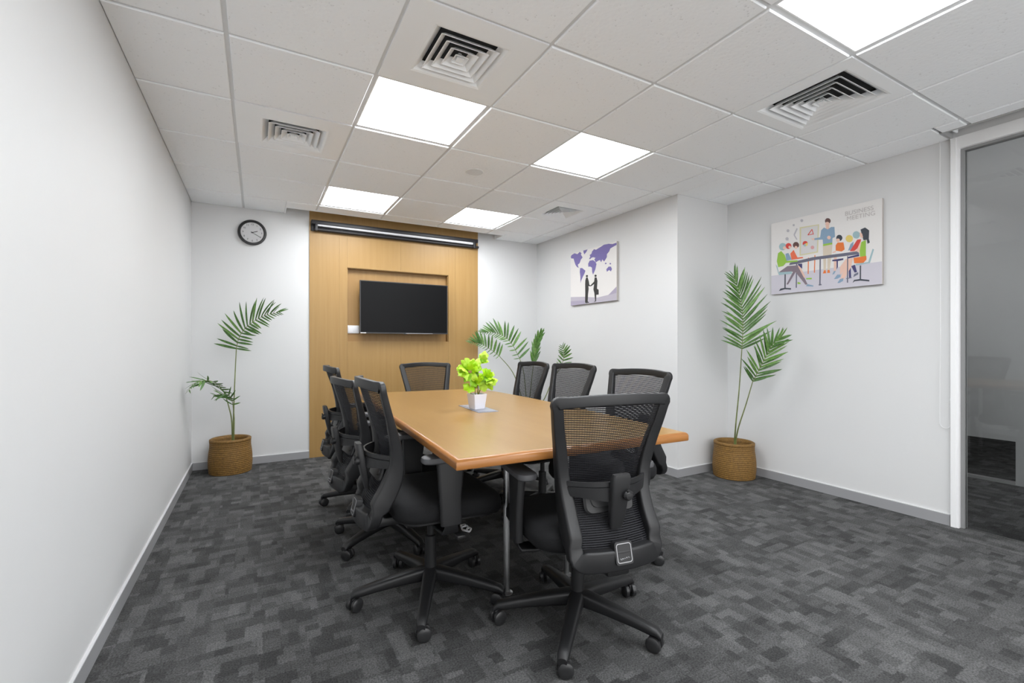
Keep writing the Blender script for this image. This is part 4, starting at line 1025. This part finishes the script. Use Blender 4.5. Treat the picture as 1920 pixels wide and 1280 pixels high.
def palm(label, base_xy, r, h, items, specs, face, wide=1.0):
    """items: stems and fronds as world-space curves; specs: one per frond (pairs, lengths up/down side, widths)"""
    t = thing('potted_palm', label, 'plant', (base_xy[0], base_xy[1], 0), 0, 'potted palms in woven baskets')
    off = Vector((base_xy[0], base_xy[1], 0))
    basket(t, r, h)
    fi = 0
    for kind, pts in items:
        P = [p - off for p in resample(pts, 18)]
        if kind == 'stem':
            P[0].z = h - 0.06
            part('stem', MB().tube(P, [lerp(0.0065, 0.0035, k / 18) for k in range(19)], 7), M['stem'], t)
            continue
        n, la, lb, a0, a1 = specs[fi]; fi += 1
        fr = part('frond', MB().tube(P, [lerp(0.0034, 0.0012, k / 18) for k in range(19)], 6), M['stem'], t)
        for k in range(n):
            u = (k + 0.4) / n
            q = u * 18; i = min(int(q), 17)
            p = P[i].lerp(P[i + 1], q - i)
            T = (P[i + 1] - P[i]).normalized()
            N = Vector(face) - T * Vector(face).dot(T); N.normalize()
            S = N.cross(T).normalized()
            for side in (1, -1):
                L = (la if side > 0 else lb)
                ln = L * (0.62 + 0.38 * math.sin(PI * min(1, 0.22 + u * 0.8))) * (1 - 0.38 * max(0, u - 0.6) / 0.4) * rnd.uniform(0.88, 1.08)
                ang = R(lerp(a0, a1, u) + rnd.uniform(-5, 5))
                d = T * math.cos(ang) + S * (side * math.sin(ang)) + N * rnd.uniform(-0.12, 0.34) + Vector((0, 0, -0.06))
                d.normalize()
                up = N + Vector((0, 0, 0.35)) + S * rnd.uniform(-0.3, 0.3)
                y = up.cross(d).normalized(); z = d.cross(y)
                mtx = Matrix((d, y, z)).transposed().to_4x4()
                o = put('leaflet', LEAF[rnd.choice((0, 0, 1, 2))], fr)
                wid = wide * rnd.uniform(1.2, 1.6) * min(1.2, 0.17 / max(ln, 0.05))
                o.matrix_local = Matrix.Translation(p) @ mtx @ Matrix.Diagonal((ln, ln * wid, ln, 1))
    return t
FACE = (-0.484, -0.875, 0.1)
palm('tall sparse palm in a woven basket in the left back corner, under the clock', (-0.205, 4.765), 0.168, 0.285, PALMS['A'],
     [(20, 0.215, 0.13, 84, 20), (17, 0.135, 0.12, 66, 20), (7, 0.12, 0.10, 60, 35)], FACE, 1.2)
palm('tall palm in a woven basket in the corner by the large meeting canvas', (3.560, 2.520), 0.168, 0.285, PALMS['B'],
     [(26, 0.21, 0.27, 60, 20), (17, 0.22, 0.19, 52, 18)], FACE)
palm('arching palm in the far right corner, mostly hidden behind the chairs', (2.76, 4.60), 0.168, 0.285, PALMS['C'],
     [(14, 0.06, 0.17, 74, 26), (17, 0.08, 0.20, 70, 26), (12, 0.15, 0.15, 22, 12), (9, 0.09, 0.11, 58, 28)], FACE, 1.5)

# ------------------------------------------------------------------ lime plant on the table
t = thing('artificial_plant', 'bright lime green leafy plant in a small white square pot on the table', 'plant', (1.112, 2.428, TZ + 0.0045), R(8))
sq = lambda s, z: [Vector((a, b, z)) for a, b in rrect(2 * s, 2 * s, 0.006, 3)]
part('pot', MB().loft([sq(0.033, 0.0), sq(0.034, 0.001), sq(0.044, 0.086), sq(0.0405, 0.086), sq(0.039, 0.075)], caps=False), M['pot'], t)
part('pot_base', MB().loft([sq(0.033, 0.0), sq(0.033, 0.004)]), M['pot'], t)
part('soil', MB().box(-0.0385, -0.0385, 0.068, 0.0385, 0.0385, 0.072), M['soil'], t)
def broad_leaf(m, seed):
    rr = random.Random(seed)
    vs = [(0, 0, 0)]; fs = []
    n = 15
    prof = []
    for i in range(n):
        a = -2.35 + 4.70 * i / (n - 1)
        lob = 1 + 0.17 * math.cos(a * 5 + seed) + rr.uniform(-0.08, 0.08)
        r = 0.5 * lob * (1.0 + 0.15 * math.cos(a))
        prof.append((0.48 + r * math.cos(a) * 1.02, r * 0.92 * math.sin(a)))
    c = len(vs)
    vs.append((0.48, 0, 0.03))
    for i, (x, y) in enumerate(prof):
        vs.append((0.48 + (x - 0.48) * 0.55, y * 0.55, 0.05 * abs(y) + rr.uniform(-0.02, 0.04)))
    for i, (x, y) in enumerate(prof):
        vs.append((x, y, -0.10 * (x * x + y * y) + rr.uniform(-0.11, 0.11)))
    a0 = c + 1; b0 = a0 + n
    for i in range(n - 1):
        fs += [(c, a0 + i, a0 + i + 1), (a0 + i, b0 + i, b0 + i + 1, a0 + i + 1)]
    fs += [(c, a0 + n - 1, 0), (a0 + n - 1, b0 + n - 1, 0), (c, 0, a0), (0, b0, a0)]
    return MB().add(vs, fs).mesh('leaf', m, True, 60)
LL = [broad_leaf(M['lime'], 1), broad_leaf(M['lime_dark'], 2), broad_leaf(M['lime'], 3), broad_leaf(M['lime_pale'], 4), broad_leaf(M['lime'], 5)]
rl = random.Random(12)
rv, fv = Vector((0.93, -0.37, 0)), Vector((0.37, 0.93, 0))       # across and away from the camera, in the plant's own frame
tips = []
clusters = [(-0.040, 0.0, 0.220, 0.064, 0.050, 0.062, 42), (0.054, -0.01, 0.170, 0.046, 0.045, 0.046, 25), (0.012, 0.0, 0.145, 0.05, 0.04, 0.04, 12), (0.020, 0.01, 0.285, 0.030, 0.03, 0.018, 6), (-0.062, -0.01, 0.112, 0.018, 0.02, 0.010, 2)]
for cx, cy, cz, rx, ry, rz_, n in clusters:
    hub = rv * cx * 0.7 + fv * cy + Vector((0, 0, cz - 0.02))
    part('stem', MB().tube(resample([(0.01 * (1 if cx > 0 else -1), 0, 0.07), hub * 0.5 + Vector((0, 0, 0.035)), hub], 8), [0.0028] * 5 + [0.002] * 4, 6), M['lime_stem'], t)
    for k in range(n):
        th_, ph = rl.uniform(0, 2 * PI), math.acos(rl.uniform(-0.9, 1))
        dv = rv * (math.sin(ph) * math.cos(th_)) + fv * (math.sin(ph) * math.sin(th_)) + Vector((0, 0, math.cos(ph)))
        p = rv * (cx + rx * 0.62 * math.sin(ph) * math.cos(th_)) + fv * (cy + ry * 0.7 * math.sin(ph) * math.sin(th_)) + Vector((0, 0, cz + rz_ * 0.62 * math.cos(ph)))
        d = (dv + Vector((0, 0, 0.2)) + Vector((rl.uniform(-0.4, 0.4), rl.uniform(-0.4, 0.4), rl.uniform(-0.4, 0.4)))).normalized()
        nz = (dv * 0.6 + Vector((-0.35, -0.9, 0.55)) + Vector((rl.uniform(-0.5, 0.5), rl.uniform(-0.5, 0.5), rl.uniform(-0.5, 0.5)))).normalized()
        y = nz.cross(d)
        if y.length < 0.1: continue
        y.normalize(); z = d.cross(y)
        ln = rl.uniform(0.036, 0.060)
        o = put('leaf', LL[rl.randrange(5)], t)
        o.matrix_local = Matrix.Translation(p - d * ln * 0.35) @ Matrix((d, y, z)).transposed().to_4x4() @ Matrix.Diagonal((ln, ln * rl.uniform(0.8, 1.05), ln, 1))

# ------------------------------------------------------------------ small scrap on the carpet under the table
t = thing('looped_scrap', 'small pale looped scrap lying on the carpet under the table', 'scrap', (1.104, 2.575, 0))
pts = []
for k in range(41):
    a = 2 * PI * k / 40
    pts.append((0.022 * math.sin(a) * (1 + 0.2 * math.cos(3 * a)), 0.055 * math.cos(a), 0.007 + 0.004 * math.sin(2 * a) ** 2))
part('loop', MB().tube(pts, 0.006, 8), M['white_plastic'], t)
part('fold', MB().tube([(-0.02, 0.02, 0.008), (0.0, 0.012, 0.015), (0.022, 0.026, 0.009), (0.014, -0.018, 0.012), (-0.004, -0.03, 0.014)], 0.006, 8), M['white_plastic'], t)
